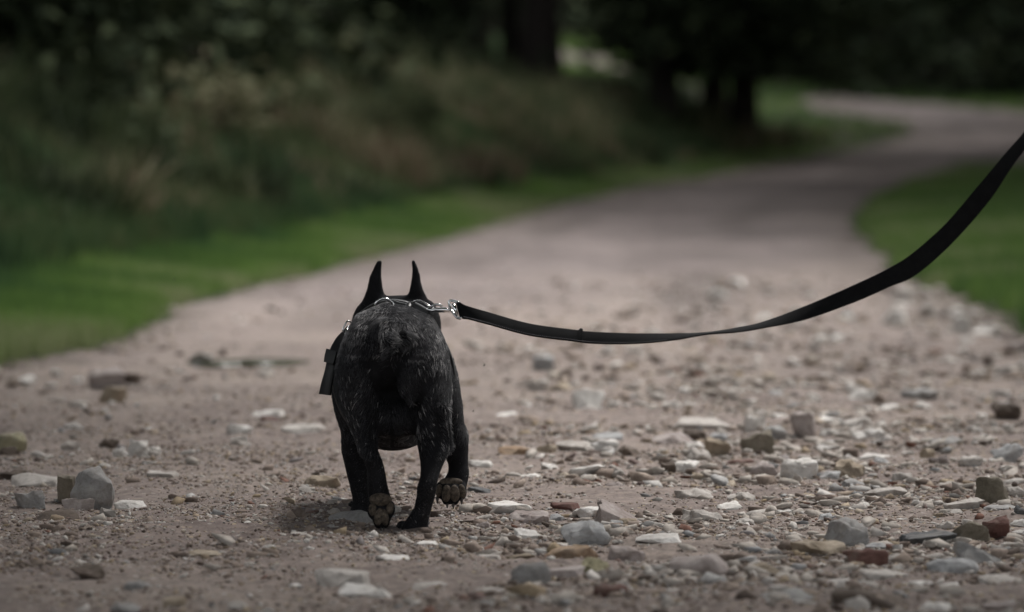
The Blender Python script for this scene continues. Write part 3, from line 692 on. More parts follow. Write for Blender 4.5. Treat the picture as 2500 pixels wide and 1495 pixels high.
# labels of the unnamed stones: look + nearest named neighbour
CN = {'white': 'white', 'pale': 'pale', 'grey': 'grey', 'blue': 'blue-grey', 'mauve': 'mauve', 'tan': 'tan', 'ochre': 'ochre', 'yellow': 'yellowish', 'olive': 'olive-brown', 'brown': 'dark brown', 'red': 'brick-red', 'slate': 'dark slate'}
SN = {'lump': 'lumpy', 'block': 'blocky', 'flat': 'flat', 'shard': 'shard-like', 'round': 'rounded', 'wedge': 'wedge-shaped'}
named = [s for s in STONES if s[7]]
short = {}
for s in named:
    l = s[7]
    for cut in (' at the', ' by the', ' in the', ' on the', ' near', ' lying', ' directly', ' right of', ' left of', ' beside', ' between', ' behind', ' under', ' with', ' wedged', ' leaning', ' in front', ' below', ' cut', ' standing', ' half', ' far', ' touching', ' level', ','):
        if cut in l: l = l.split(cut)[0]
    short[id(s)] = l
uniq = [s for s in named if sum(short[id(s)] == v for v in short.values()) == 1 and len(short[id(s)].split()) > 2]
used = {}
cand = []
for s in STONES:
    o = s[0]
    if s[7]: o['label'] = s[7]; used[s[7]] = [o]; continue
    size = 'tiny' if s[3] < .03 else 'small' if s[3] < .045 else 'medium'
    def txt(nb):
        dx, dy = s[1] - nb[1], (s[2] - nb[2]) * 2
        rel = ('right of' if dx > 0 else 'left of') if abs(dx) > abs(dy) else ('in front of' if dy > 0 else 'behind')
        return f"{size} {SN[s[6]]} {CN[s[5]]} stone {rel} the {short[id(nb)]}"
    for nb in sorted(uniq, key=lambda q: abs(q[1] - s[1]) + 2 * abs(q[2] - s[2]))[:8]:
        if txt(nb) not in used: break
    l = txt(nb) if txt(nb) not in used else txt(sorted(uniq, key=lambda q: abs(q[1] - s[1]) + 2 * abs(q[2] - s[2]))[0])
    used.setdefault(l, []).append(o); o['label'] = l
for l, os_ in used.items():
    for o in os_: o['group'] = 'stones lying on the path' 

# gravel: countless small stones and crumbs, one mesh
def hull_np(seed, n, fl):
    rd = random.Random(seed); bm = bmesh.new()
    for _ in range(n):
        v = Vector([rd.gauss(0, 1) for _ in range(3)]).normalized() * rd.uniform(.8, 1); bm.verts.new((v.x, v.y * .8, v.z * fl))
    bmesh.ops.convex_hull(bm, input=bm.verts); bmesh.ops.delete(bm, geom=[v for v in bm.verts if not v.link_faces], context='VERTS')
    bmesh.ops.triangulate(bm, faces=bm.faces); bm.verts.index_update()
    v = np.array([x.co[:] for x in bm.verts]); f = np.array([[q.index for q in p.verts] for p in bm.faces]); bm.free(); return v, f
HB = [hull_np(50 + i, 9 + i % 4, [.35, .55, .3, .7, .45][i % 5]) for i in range(10)]
GM = MB('gravel_mix', .9, .3); _o = GM.obj()
_c = GM.ramp(GM.attr('tint'), [(0, (.085, .066, .055)), (.12, (.17, .135, .115)), (.3, (.26, .21, .18)), (.55, (.35, .29, .245)), (.66, (.36, .285, .19)), (.72, (.44, .405, .37)), (.90, (.60, .575, .55)), (.96, (.24, .25, .26)), (.99, (.19, .10, .075))])
_c = GM.mix(.7, _c, GM.ramp(GM.noise(160, 5, .7, _o), [(.35, (.65, .62, .6)), (.6, (1.1, 1.1, 1.08))]), 'MULTIPLY'); GM.color(_c)
def gravel(name, n, y0, y1, s0, s1, label, p=1.8, smooth=False, clump=0, dens=None, tmin=0., around=0, hb=None):
    Y = yscat(n, y0, y1, p); half = 1330 * Y / FPX; n2 = n // 4; X = rng.uniform(-1, 1, n) * half
    Y = np.concatenate([Y, rng.uniform(1.2, 10, n2)]); X = np.concatenate([X, rng.uniform(-1.5, 1.8, n2)]); n += n2      # thinner cover on the rest of the path's width
    if around:      # crumbs gathered at the foot of the stones
        ax, ay = [], []
        for s in STONES:
            a_ = rng.uniform(0, 2 * np.pi, around); q_ = s[3] * rng.uniform(.42, .75, around)
            ax.append(s[0].location.x + np.cos(a_) * q_); ay.append(s[0].location.y + np.sin(a_) * q_ * .8)
        X = np.concatenate([X] + ax); Y = np.concatenate([Y] + ay); n = len(X)
    px = 1250 + X * FPX / Y
    keep = on_path(X, Y)
    if clump: keep &= rng.random(n) < np.clip(.5 + clump * (vnoise(X, Y, 5, 41) + .6 * vnoise(X, Y, 13, 42)), .03, 1)
    if dens is not None: keep &= rng.random(n) < dens(px, Y)
    for fx_, fy_, fr_ in ((P(1009, 1300, 5.04).x, 5.03, .048), (P(880, 1250, 5.35).x, 5.345, .04)): keep &= np.hypot(X - fx_, (Y - fy_)) > fr_      # under the planted paws
    keep &= np.hypot((X + .63) / .15, (Y - 9.07) / .24) > 1       # the puddle
    X, Y = X[keep], Y[keep]; n = len(X)
    z = hgt(X, Y); s = s0 * (s1 / s0) ** (rng.random(n) ** 2.2)
    a = rng.uniform(0, 2 * np.pi, n); tl = rng.normal(0, .22, n)
    kind = rng.integers(0, len(HB), n) if hb is None else rng.choice(hb, n); t = np.clip(rng.random(n), tmin, 1); Vs, Fs, Ts, off = [], [], [], 0
    for k_, (hv, hf) in enumerate(HB):
        i = np.where(kind == k_)[0]
        if not len(i): continue
        v = hv[None] * s[i, None, None]; ca, sa = np.cos(a[i])[:, None], np.sin(a[i])[:, None]
        z_ = v[..., 2] + v[..., 0] * tl[i, None]
        v = np.stack([v[..., 0] * ca - v[..., 1] * sa + X[i, None], v[..., 0] * sa + v[..., 1] * ca + Y[i, None], z_ + z[i, None] + s[i, None] * .12], -1)
        Vs.append(v.reshape(-1, 3)); Fs.append((hf[None] + (np.arange(len(i)) * len(hv))[:, None, None] + off).reshape(-1, 3)); Ts.append(np.repeat(t[i], len(hv))); off += len(i) * len(hv)
    return tag(mesh_np(name, np.concatenate(Vs), np.concatenate(Fs), GM.m, attrs={'tint': np.concatenate(Ts)}), label, 'gravel', kind='stuff')
dn = lambda px, Y: np.clip(.35 + .75 * (px - 900) / 700, .3, 1) * np.where(Y > 13.5, .25, 1)
gravel('rubble', 8200, 4.0, 15.5, .008, .026, 'pale flat rubble lying thick over the right half of the path', 1.5, clump=1.6, dens=lambda px, Y: np.clip(.05 + .9 * (px - 1000) / 600, .08, 1) * np.where(Y > 14, .3, 1), tmin=.72, hb=[0, 2, 5, 7])
gravel('far_rubble', 5200, 7.6, 16, .010, .034, 'pale and dark broken stone covering the middle distance of the path', 1.1, clump=1.5, dens=lambda px, Y: np.clip(.10 + .9 * (px - 900) / 700, .12, 1) * np.where(Y > 14.3, .2, 1), tmin=.08, hb=[0, 2, 1, 5, 7])
gravel('gravel', 17000, 3.9, 15.5, .0045, .018, 'loose gravel scattered over the stony path', 1.7, clump=1.8, dens=dn)
gravel('grit', 70000, 3.9, 9, .0018, .0065, 'fine grit and crumbs covering the dirt of the path', 2.2, clump=1.2, around=26)
gravel('chippings', 60000, 4.5, 7, .0013, .0045, 'tiny chips of stone pressed into the dirt where the dog walks', 2.0, clump=.9)
# ------------------------------------------------------------------ the dog: one continuous skin grown from a distance field
VX = .0024
X0, X1, Y0, Y1, Z0, Z1 = -.262, -.035, 4.93, 5.70, -.012, .372
gx = np.arange(X0, X1, VX, dtype=np.float32); gy = np.arange(Y0, Y1, VX, dtype=np.float32); gz = np.arange(Z0, Z1, VX, dtype=np.float32)
D = np.full((len(gx), len(gy), len(gz)), 1.0, np.float32)
def sl(lo, hi, g): return slice(max(0, int((lo - g[0]) / VX) - 1), min(len(g), int((hi - g[0]) / VX) + 2))
def put(fn, lo, hi, k, sub=False):
    pad = .03 + k; s = (sl(lo[0] - pad, hi[0] + pad, gx), sl(lo[1] - pad, hi[1] + pad, gy), sl(lo[2] - pad, hi[2] + pad, gz))
    x = gx[s[0]][:, None, None]; y = gy[s[1]][None, :, None]; z = gz[s[2]][None, None, :]
    d = fn(x, y, z).astype(np.float32); a = D[s]
    if sub:
        h = np.clip(.5 - .5 * (a + d) / k, 0, 1); D[s] = a * (1 - h) + (-d) * h + k * h * (1 - h)
    else:
        h = np.clip(.5 + .5 * (a - d) / k, 0, 1); D[s] = a * (1 - h) + d * h - k * h * (1 - h)
def ell(c, r, k=.012, rot=None, sub=False):
    c = np.array(c, float); r = np.array(r, float); Rm = np.array(rot.to_matrix()) if rot else np.eye(3)
    def fn(x, y, z):
        u, v, w_ = x - c[0], y - c[1], z - c[2]
        if rot is not None:
            u, v, w_ = (Rm[0, 0] * u + Rm[1, 0] * v + Rm[2, 0] * w_, Rm[0, 1] * u + Rm[1, 1] * v + Rm[2, 1] * w_, Rm[0, 2] * u + Rm[1, 2] * v + Rm[2, 2] * w_)
        k0 = np.sqrt((u / r[0]) ** 2 + (v / r[1]) ** 2 + (w_ / r[2]) ** 2); k1 = np.sqrt((u / r[0] ** 2) ** 2 + (v / r[1] ** 2) ** 2 + (w_ / r[2] ** 2) ** 2) + 1e-6
        return k0 * (k0 - 1) / k1
    m_ = r.max() if rot is not None else r
    put(fn, c - m_, c + m_, k, sub)
def loftz(rows, k=.012, sub=False, ref=None, e=2., hs=1., sx=0., sy=0.):
    """rows: (py, px left, px right, Y centre, half depth) from the ground up or down; ref = distance the outline was read at"""
    A = []
    for py, l, r, yc, hd in rows:
        Yr = ref or yc; z = CAMH - (py - HOR) * Yr / FPX
        A.append((z, ((l + r) / 2 - 1250) * Yr / FPX + sx, (r - l) / 2 * Yr / FPX * hs, yc + sy, hd * hs))
    A = np.array(sorted(A)); zz = A[:, 0]
    def fn(x, y, z):
        zf = z.ravel(); q = [np.interp(zf, zz, A[:, i])[None, None, :] for i in range(1, 5)]
        u = np.sqrt(np.abs((x - q[0]) / q[1]) ** e + np.abs((y - q[2]) / q[3]) ** e + 1e-12) if e == 2 else (np.abs((x - q[0]) / q[1]) ** e + np.abs((y - q[2]) / q[3]) ** e + 1e-12) ** (1 / e)
        d = (u - 1) * np.minimum(q[1], q[3])
        return np.maximum(d, np.maximum(z - zz[-1], zz[0] - z))
    lo = np.array([(A[:, 1] - A[:, 2]).min(), (A[:, 3] - A[:, 4]).min(), zz[0]]); hi = np.array([(A[:, 1] + A[:, 2]).max(), (A[:, 3] + A[:, 4]).max(), zz[-1]])
    put(fn, lo, hi, k, sub)
def cap(p, q, r1, r2, k=.01, sub=False):
    p = np.array(p, float); q = np.array(q, float); b = q - p; L = (b * b).sum()
    def fn(x, y, z):
        t = np.clip(((x - p[0]) * b[0] + (y - p[1]) * b[1] + (z - p[2]) * b[2]) / L, 0, 1)
        return np.sqrt((x - p[0] - t * b[0]) ** 2 + (y - p[1] - t * b[1]) ** 2 + (z - p[2] - t * b[2]) ** 2) - (r1 + (r2 - r1) * t)
    m_ = max(r1, r2); put(fn, np.minimum(p, q) - m_, np.maximum(p, q) + m_, k, sub)
TP = lambda px, py, Y: tuple(P(px, py, Y))
# torso
ell(TP(955, 850, 5.16), (.056, .105, .052), .03)
ell(TP(958, 900, 5.30), (.074, .14, .066), .03)
ell(TP(962, 925, 5.38), (.078, .10, .088), .03)
loftz([(1010, 930, 1000, 5.17, .02), (748, 932, 952, 5.17, .03), (752, 917, 985, 5.165, .055), (760, 903, 1011, 5.16, .075), (773, 887, 1035, 5.16, .09), (790, 872, 1052, 5.155, .098), (810, 859, 1066, 5.15, .104), (832, 848, 1077, 5.15, .108),
       (859, 839, 1085, 5.15, .108), (890, 834, 1090, 5.155, .10), (930, 835, 1090, 5.165, .085), (960, 860, 1070, 5.175, .07)], .02, ref=5.12, e=2.2)
# thighs and lower hind legs
loftz([(780, 868, 880, 5.15, .02), (800, 858, 892, 5.14, .05), (835, 838, 905, 5.13, .07), (868, 824, 915, 5.125, .085), (900, 814, 928, 5.12, .09), (930, 811, 930, 5.12, .088), (960, 814, 926, 5.115, .083), (1000, 826, 924, 5.105, .07), (1040, 846, 920, 5.09, .055), (1070, 862, 921, 5.07, .042), (1101, 875, 926, 5.045, .030), (1117, 887, 935, 5.035, .026),
       (1144, 897, 940, 5.035, .022), (1182, 899, 947, 5.035, .020), (1210, 901, 954, 5.035, .019), (1228, 903, 955, 5.032, .016)], .016, ref=5.05)
loftz([(780, 1030, 1046, 5.15, .02), (800, 1018, 1058, 5.14, .05), (835, 1000, 1078, 5.13, .07), (868, 995, 1090, 5.125, .085), (900, 990, 1096, 5.12, .09), (930, 992, 1099, 5.12, .088), (960, 1000, 1101, 5.115, .085), (1004, 1006, 1100, 5.11, .076), (1040, 1010, 1100, 5.10, .065), (1071, 1014, 1099, 5.085, .054), (1101, 1020, 1093, 5.065, .043), (1120, 1024, 1083, 5.05, .036),
       (1145, 1027, 1069, 5.035, .028), (1166, 1026, 1065, 5.02, .023), (1185, 1019, 1067, 5.012, .022), (1209, 1018, 1063, 5.012, .018), (1236, 1012, 1055, 5.016, .017), (1260, 998, 1049, 5.022, .019), (1279, 984, 1046, 5.03, .027), (1292, 975, 1046, 5.035, .034), (1301, 973, 1046, 5.037, .036), (1307, 978, 1043, 5.037, .032)], .010, ref=5.03)
# toes of the planted hind foot point away from the camera
for i, (px, yy) in enumerate([(981, 5.068), (1000, 5.078), (1021, 5.078), (1039, 5.068)]):
    ell(TP(px, 1290, yy), (.0075, .016, .010), .006)
# tendons, hollow between the thighs, groove under the tail
cap(TP(1085, 1000, 5.03), TP(1094, 1090, 5.035), .006, .005, .012)
cap(TP(1090, 1085, 5.035), TP(1052, 1180, 4.995), .005, .006, .012)
ell(TP(962, 1015, 5.035), (.020, .035, .050), .022, sub=True)
ell(TP(958, 940, 5.035), (.008, .012, .040), .020, sub=True)
ell(TP(965, 1015, 5.125), (.040, .045, .030), .02)          # groin
ell(TP(960, 1045, 5.26), (.050, .12, .030), .025)           # belly
ell(TP(1002, 940, 5.055), (.0155, .016, .020), .010); ell(TP(1003, 968, 5.048), (.0088, .010, .0105), .005)
ell(TP(1003, 905, 5.055), (.012, .02, .02), .02)
# hip ridge running over the right buttock and base of the tail
ell(TP(943, 803, 5.058), (.018, .022, .014), .010)
cap(TP(946, 804, 5.045), TP(951, 838, 5.016), .0135, .0115, .006)
cap(TP(951, 838, 5.016), TP(941, 864, 5.012), .0115, .005, .004)
cap(TP(978, 806, 5.058), TP(990, 828, 5.043), .010, .010, .008)
cap(TP(990, 828, 5.043), TP(982, 848, 5.036), .009, .007, .005)
ell(TP(984, 822, 5.030), (.0035, .006, .0045), .003, sub=True)
ell(TP(970, 836, 5.028), (.003, .010, .012), .004, sub=True)
ell(TP(966, 866, 5.034), (.030, .007, .0035), .006, sub=True)
# shoulders and front legs
ell(TP(1075, 960, 5.33), (.024, .055, .055), .02); ell(TP(852, 955, 5.35), (.022, .055, .055), .02)
loftz([(885, 1046, 1092, 5.34, .045), (910, 1052, 1106, 5.34, .05), (945, 1060, 1117, 5.335, .05), (988, 1070, 1128, 5.33, .044), (1031, 1080, 1132, 5.325, .034), (1058, 1084, 1142, 5.32, .030), (1085, 1086, 1144, 5.315, .027), (1117, 1088, 1143, 5.31, .023), (1136, 1095, 1143, 5.308, .020), (1152, 1094, 1146, 5.305, .020), (1166, 1086, 1144, 5.30, .018), (1180, 1074, 1141, 5.298, .0165), (1198, 1070, 1137, 5.297, .014), (1208, 1072, 1134, 5.297, .010)], .010, ref=5.31)
loftz([(900, 815, 885, 5.36, .05), (950, 820, 890, 5.35, .05), (1000, 826, 896, 5.345, .04), (1044, 832, 900, 5.34, .032), (1101, 833, 903, 5.335, .026), (1139, 842, 903, 5.335, .022), (1179, 852, 903, 5.335, .020), (1209, 859, 904, 5.335, .019), (1230, 862, 907, 5.338, .021), (1242, 856, 911, 5.342, .029), (1249, 852, 912, 5.345, .031)], .010, ref=5.335)
for i, px in enumerate([862, 877, 893, 907]):
    ell(TP(px, 1240, 5.372 + (.008 if i in (1, 2) else 0)), (.0075, .015, .010), .006)
# raised left hind paw: toes hang down, sole to the camera
for px, py, yy, rx, rz in [(910, 1244, 5.018, .0078, .0125), (924, 1262, 5.014, .0078, .016), (939, 1264, 5.014, .0078, .015), (952, 1242, 5.018, .0070, .0115)]:
    ell(TP(px, py, yy), (rx, .0085, rz), .005)
# raised right front paw
for px, py, yy, rx, rz in [(1073, 1197, 5.283, .0062, .0115), (1090, 1207, 5.276, .0080, .0155), (1110, 1207, 5.276, .0080, .0155), (1128, 1200, 5.283, .0066, .0125)]:
    ell(TP(px, py, yy), (rx, .009, rz), .005)
# neck and head
cap(TP(958, 860, 5.40), TP(966, 815, 5.50), .058, .052, .03)
ell(TP(967, 797, 5.535), (.0575, .060, .040), .018)
ell(TP(950, 748, 5.52), (.018, .03, .010), .012); ell(TP(1003, 744, 5.52), (.020, .03, .011), .012)
ell(TP(893, 792, 5.53), (.017, .045, .030), .02); ell(TP(1048, 800, 5.53), (.014, .045, .036), .02)
ell(TP(968, 812, 5.585), (.038, .030, .026), .015)           # muzzle
ell(TP(968, 803, 5.612), (.012, .010, .008), .006)           # nose
cap(TP(968, 822, 5.617), TP(968, 811, 5.617), .0015, .0015, .004, sub=True)
cap(TP(945, 832, 5.612), TP(991, 832, 5.612), .0015, .0015, .004, sub=True)
for sx_ in (930, 1006): ell(TP(sx_, 790, 5.583), (.010, .012, .010), .008, sub=True)
# ears read off the photograph row by row
EL = [(637, 922, 932.5), (646, 916, 932), (660, 910, 930.5), (676, 902, 930.5), (690, 899, 932), (705, 896, 934), (724, 889, 939), (740, 882, 945), (755, 873, 950), (775, 870, 945), (795, 872, 935)]
ER = [(635, 1003.5, 1011.5), (645, 1004.5, 1015.5), (655, 1006.5, 1020), (672, 1005.5, 1025), (688, 1003.5, 1027), (707, 1000, 1032), (724, 996, 1040), (741, 993, 1044), (760, 994, 1052), (780, 1000, 1062), (800, 1010, 1068)]
for E in (EL, ER):
    loftz([(a, b, c, 5.505 + (a - 640) * .00008, .0055 + (a - 630) * .00010) for a, b, c in E], .006, e=2.0, ref=5.50)
    loftz([(a, b, c, 5.505 + (a - 640) * .00008, .0055 + (a - 630) * .00010) for a, b, c in E[:8]], .003, e=2.0, ref=5.50, hs=.62, sy=.0085, sub=True)

def surface_nets(D, org, h):
    s = D < 0; c = [s[i:s.shape[0] - 1 + i, j:s.shape[1] - 1 + j, k:s.shape[2] - 1 + k] for i in (0, 1) for j in (0, 1) for k in (0, 1)]
    cnt = sum(x.astype(np.int8) for x in c); act = (cnt > 0) & (cnt < 8); idx = np.full(act.shape, -1, np.int32); n = act.sum(); idx[act] = np.arange(n)
    I_ = np.argwhere(act); corner = np.stack([D[I_[:, 0] + i, I_[:, 1] + j, I_[:, 2] + k] for i in (0, 1) for j in (0, 1) for k in (0, 1)], 1)
    offs = np.array([(i, j, k) for i in (0, 1) for j in (0, 1) for k in (0, 1)], float); acc = np.zeros((n, 3)); w_ = np.zeros(n)
    for a in range(8):
        for b in range(a + 1, 8):
            if np.abs(offs[a] - offs[b]).sum() != 1: continue
            m_ = (corner[:, a] < 0) != (corner[:, b] < 0); t = corner[:, a] / (corner[:, a] - corner[:, b] + 1e-12)
            acc[m_] += (offs[a] + (offs[b] - offs[a]) * t[:, None])[m_]; w_[m_] += 1
    V = (I_ + acc / w_[:, None]) * h + org; Fs = []
    for ax in range(3):
        sl0 = [slice(1, -1)] * 3; sl0[ax] = slice(0, -1); sl1 = list(sl0); sl1[ax] = slice(1, None)
        a, b = s[tuple(sl0)], s[tuple(sl1)]; E = np.argwhere(a != b)
        base = E.copy(); 
        for q in range(3):
            if q != ax: base[:, q] += 1
        u, v = (ax + 1) % 3, (ax + 2) % 3
        def g(du, dv):
            t = base.copy(); t[:, u] -= du; t[:, v] -= dv; return idx[t[:, 0], t[:, 1], t[:, 2]]
        q = np.stack([g(0, 0), g(1, 0), g(1, 1), g(0, 1)], 1); fl = a[tuple(E.T)]
        q[~fl] = q[~fl][:, ::-1]; Fs.append(q)
    return V, np.concatenate(Fs)
DV, DF = surface_nets(D, np.array([X0, Y0, Z0]), VX)
DF = DF[(DF >= 0).all(1)]
def smooth_mesh(V, F, it, lam=.5):
    E = np.concatenate([F[:, [0, 1]], F[:, [1, 2]], F[:, [2, 3]], F[:, [3, 0]]]); n = len(V)
    for i in range(it):
        acc = np.zeros_like(V); c = np.zeros(n)
        for a, b in ((0, 1), (1, 0)):
            for k in range(3): acc[:, k] += np.bincount(E[:, a], V[E[:, b], k], n)
            c += np.bincount(E[:, a], minlength=n)
        V = V + (lam if i % 2 == 0 else -lam * .9) * (acc / np.maximum(c, 1)[:, None] - V)
    return V
DV = smooth_mesh(DV, DF, 12)
m = MB('dog_coat_skin', .95, .08); o = m.obj()
m.color(m.ramp(m.noise(60, 5, .6, o), [(.35, (.012, .012, .013)), (.6, (.018, .018, .020)), (.75, (.028, .028, .031))]))
m.bump(m.noise(350, 4, .6, o), .3, .001); SKIN = m.m
DOG = empty('dog', (P(958, 1300, 5.2).x, 5.2, 0))
tag(DOG, 'black brindle bulldog with upright ears walking away along the stony path', 'dog')
bpy.context.view_layer.update()
def child_world(o, par):
    o.parent = par; o.matrix_parent_inverse = Matrix.Translation(-par.location); return o
BODY = mesh_np('body', DV, DF, SKIN, smooth=True); child_world(BODY, DOG)

# short coat: real hair strands lying down the flow of the fur
def hair_mat():
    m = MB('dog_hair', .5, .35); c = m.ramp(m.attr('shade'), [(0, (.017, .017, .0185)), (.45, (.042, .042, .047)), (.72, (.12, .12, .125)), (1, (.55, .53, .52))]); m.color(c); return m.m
tri = np.concatenate([DF[:, [0, 1, 2]], DF[:, [0, 2, 3]]]); A_, B_, C_ = DV[tri[:, 0]], DV[tri[:, 1]], DV[tri[:, 2]]
cr = np.cross(B_ - A_, C_ - A_); ar = np.linalg.norm(cr, axis=1); nrm = cr / (ar[:, None] + 1e-12)
if (nrm * (A_ - np.array([-.155, 5.25, .18]))).sum() < 0: nrm = -nrm; 
NH = 150000
ti = rng.choice(len(tri), NH, p=ar / ar.sum()); u_ = rng.random((NH, 2)); u_ = np.where(u_.sum(1, keepdims=True) > 1, 1 - u_, u_)
root = A_[ti] + (B_[ti] - A_[ti]) * u_[:, :1] + (C_[ti] - A_[ti]) * u_[:, 1:]; nn = nrm[ti]
pxr = 1250 + root[:, 0] * FPX / root[:, 1]; pyr = HOR + (CAMH - root[:, 2]) * FPX / root[:, 1]
side = np.sign(root[:, 0] - P(962, 900, 5.2).x)
fl = np.stack([side * .35 + .9 * vnoise(root[:, 0] + root[:, 1], root[:, 2], 28, 51), -.75 + 0 * side, -1.0 + .5 * vnoise(root[:, 0], root[:, 2] + root[:, 1], 22, 52)], 1)
tuft = np.exp(-((pxr - 965) / 45) ** 2 - ((pyr - 825) / 36) ** 2) * (root[:, 1] < 5.12)     # the whorl round the tail
fl[:, 0] += tuft * 2.2 * np.sin((pyr - 800) / 14) ; fl[:, 2] += tuft * 1.2 * np.cos((pxr - 960) / 12)
head = root[:, 1] > 5.47
fl[head] = fl[head] * np.array([.5, 0, 0]) + np.array([0, -.6, .5])
fl -= (fl * nn).sum(1)[:, None] * nn; fl /= np.linalg.norm(fl, axis=1)[:, None] + 1e-9
L_ = rng.uniform(.005, .0105, NH) * (1 + tuft * .2)
low = (root[:, 2] < .10) | head; L_[low] *= .5
ear = head & (root[:, 2] > P(0, 735, 5.5).z); L_[ear] *= .45
sole = ((pyr > 1196) & (pxr > 890) & (pxr < 965) & (root[:, 1] < 5.03)) | ((pyr > 1160) & (pxr > 1062) & (root[:, 1] < 5.30) & (root[:, 1] > 5.25))
# pale brindle hairs in streaks, and a painted sheen on the upper rump
streak = vnoise(pxr * 1.0 + pyr * .25, pyr * .33, .115, 61) + .5 * vnoise(pxr, pyr * .4, .3, 62)
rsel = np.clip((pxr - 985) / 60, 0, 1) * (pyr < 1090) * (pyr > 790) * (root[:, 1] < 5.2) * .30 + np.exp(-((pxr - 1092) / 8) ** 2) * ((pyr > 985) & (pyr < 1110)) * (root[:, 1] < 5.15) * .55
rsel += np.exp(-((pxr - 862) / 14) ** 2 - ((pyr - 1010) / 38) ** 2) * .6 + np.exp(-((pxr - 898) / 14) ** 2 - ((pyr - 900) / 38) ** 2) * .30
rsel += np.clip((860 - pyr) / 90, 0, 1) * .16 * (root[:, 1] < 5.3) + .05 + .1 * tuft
shade = np.clip(.22 + .45 * streak + rng.normal(0, .12, NH) + .36 * np.clip((940 - pyr) / 120, 0, 1) * (root[:, 1] < 5.4), 0, .78)  # last term lightens the rump towards the top: sheen put into hair colour
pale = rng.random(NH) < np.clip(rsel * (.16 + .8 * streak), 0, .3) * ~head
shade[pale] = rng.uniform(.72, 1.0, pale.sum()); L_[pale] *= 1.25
ok = ~sole; root, nn, fl, L_, shade, pale = root[ok], nn[ok], fl[ok], L_[ok], shade[ok], pale[ok]; n = len(root)
lift = rng.uniform(.05, .24, n)[:, None]
rad0 = np.where(pale, .00040, .00034)
K = 4; pts = np.zeros((n, K, 3)); rads = np.zeros((n, K))
for k in range(K):
    t = k / (K - 1); pts[:, k] = root - nn * .0006 + fl * (L_ * t)[:, None] + nn * lift * (L_ * (t - .45 * t * t))[:, None]; rads[:, k] = rad0 * (1 - .75 * t)
hc = bpy.data.hair_curves.new('fur'); hc.add_curves([K] * n)
hc.points.foreach_set('position', pts.astype(np.float32).ravel())
ra = hc.attributes.get('radius') or hc.attributes.new('radius', 'FLOAT', 'POINT'); ra.data.foreach_set('value', rads.astype(np.float32).ravel())
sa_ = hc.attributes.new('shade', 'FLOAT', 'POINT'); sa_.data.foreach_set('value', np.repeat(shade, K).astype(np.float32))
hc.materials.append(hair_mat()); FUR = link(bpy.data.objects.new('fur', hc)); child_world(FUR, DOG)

# pads, claws, eyes, nose
m = MB('paw_pad_skin', .8, .3); m.color(m.ramp(m.noise(260, 5, .6, m.obj()), [(.34, (.030, .025, .020)), (.5, (.085, .068, .052)), (.68, (.155, .128, .10))])); m.bump(m.noise(900, 3, .6, m.obj()), .5, .0006); PADM = m.m
m = MB('claw_horn', .4, .5); m.color((.035, .028, .024)); CLAW = m.m
def blob(name, c, r, mat, par, rot=(0, 0, 0), seed=0, amp=.06, sub=3, label=None):
    bm = bmesh.new(); bmesh.ops.create_icosphere(bm, subdivisions=sub, radius=1)
    for v in bm.verts:
        k = 1 + amp * noise.noise(v.co * 1.7 + Vector((seed, 0, 0))); v.co = Vector((v.co.x * r[0], v.co.y * r[1], v.co.z * r[2])) * k
    M = Matrix.Translation(c) @ Matrix.Rotation(rot[2], 4, 'Z') @ Matrix.Rotation(rot[1], 4, 'Y') @ Matrix.Rotation(rot[0], 4, 'X'); bm.transform(M)
    o = bm_obj(name, bm, mat)
    if label: o['label'] = label
    return child_world(o, par)
def claw(c, d, par, s=1.):
    bm = bmesh.new(); c = Vector(c); d = Vector(d)
    tube(bm, [c, c + d * .004 * s, c + d * .008 * s + Vector((0, -.001, 0)), c + d * .011 * s + Vector((0, -.003, 0))], [.0022, .0021, .0014, .0004], 8)
    return child_world(bm_obj('claw', bm, CLAW), par)
# left hind sole
blob('paw_pad', TP(929, 1220, 5.013), (.0150, .0065, .0085), PADM, DOG, seed=1, label='grey-brown heel pad of the raised left hind paw')
for i, (px, py, rx, rz, yy) in enumerate([(910, 1245, .0055, .0085, 5.010), (925, 1262, .0062, .0115, 5.006), (938, 1263, .0060, .0108, 5.006), (952, 1242, .0050, .0080, 5.010)]):
    blob('paw_pad', TP(px, py, yy), (rx, .0045, rz), PADM, DOG, rot=(0, (-.12, .2, -.2, .15)[i], 0), seed=i + 3)
for px, py, yy in [(930, 1284, 5.012), (937, 1283, 5.012), (911, 1262, 5.014), (952, 1258, 5.014)]: claw(TP(px, py - 4, yy), (0, 0, -1), DOG, .75)
# right front sole
blob('paw_pad', TP(1101, 1177, 5.282), (.0165, .0065, .0060), PADM, DOG, seed=9, label='dark brown heel pad of the raised right front paw')
for i, (px, py, rx, rz, yy) in enumerate([(1072, 1198, .0048, .0090, 5.275), (1090, 1205, .0066, .0120, 5.268), (1110, 1205, .0068, .0120, 5.268), (1128, 1200, .0054, .0100, 5.275)]):
    blob('paw_pad', TP(px, py, yy), (rx, .0050, rz), PADM, DOG, rot=(0, (.15, .05, -.05, -.15)[i], 0), seed=i + 13)
for px, py, yy in [(1068, 1213, 5.277), (1092, 1224, 5.273), (1107, 1225, 5.273), (1127, 1215, 5.277)]: claw(TP(px, py, yy), (0, 0, -1), DOG, .85)
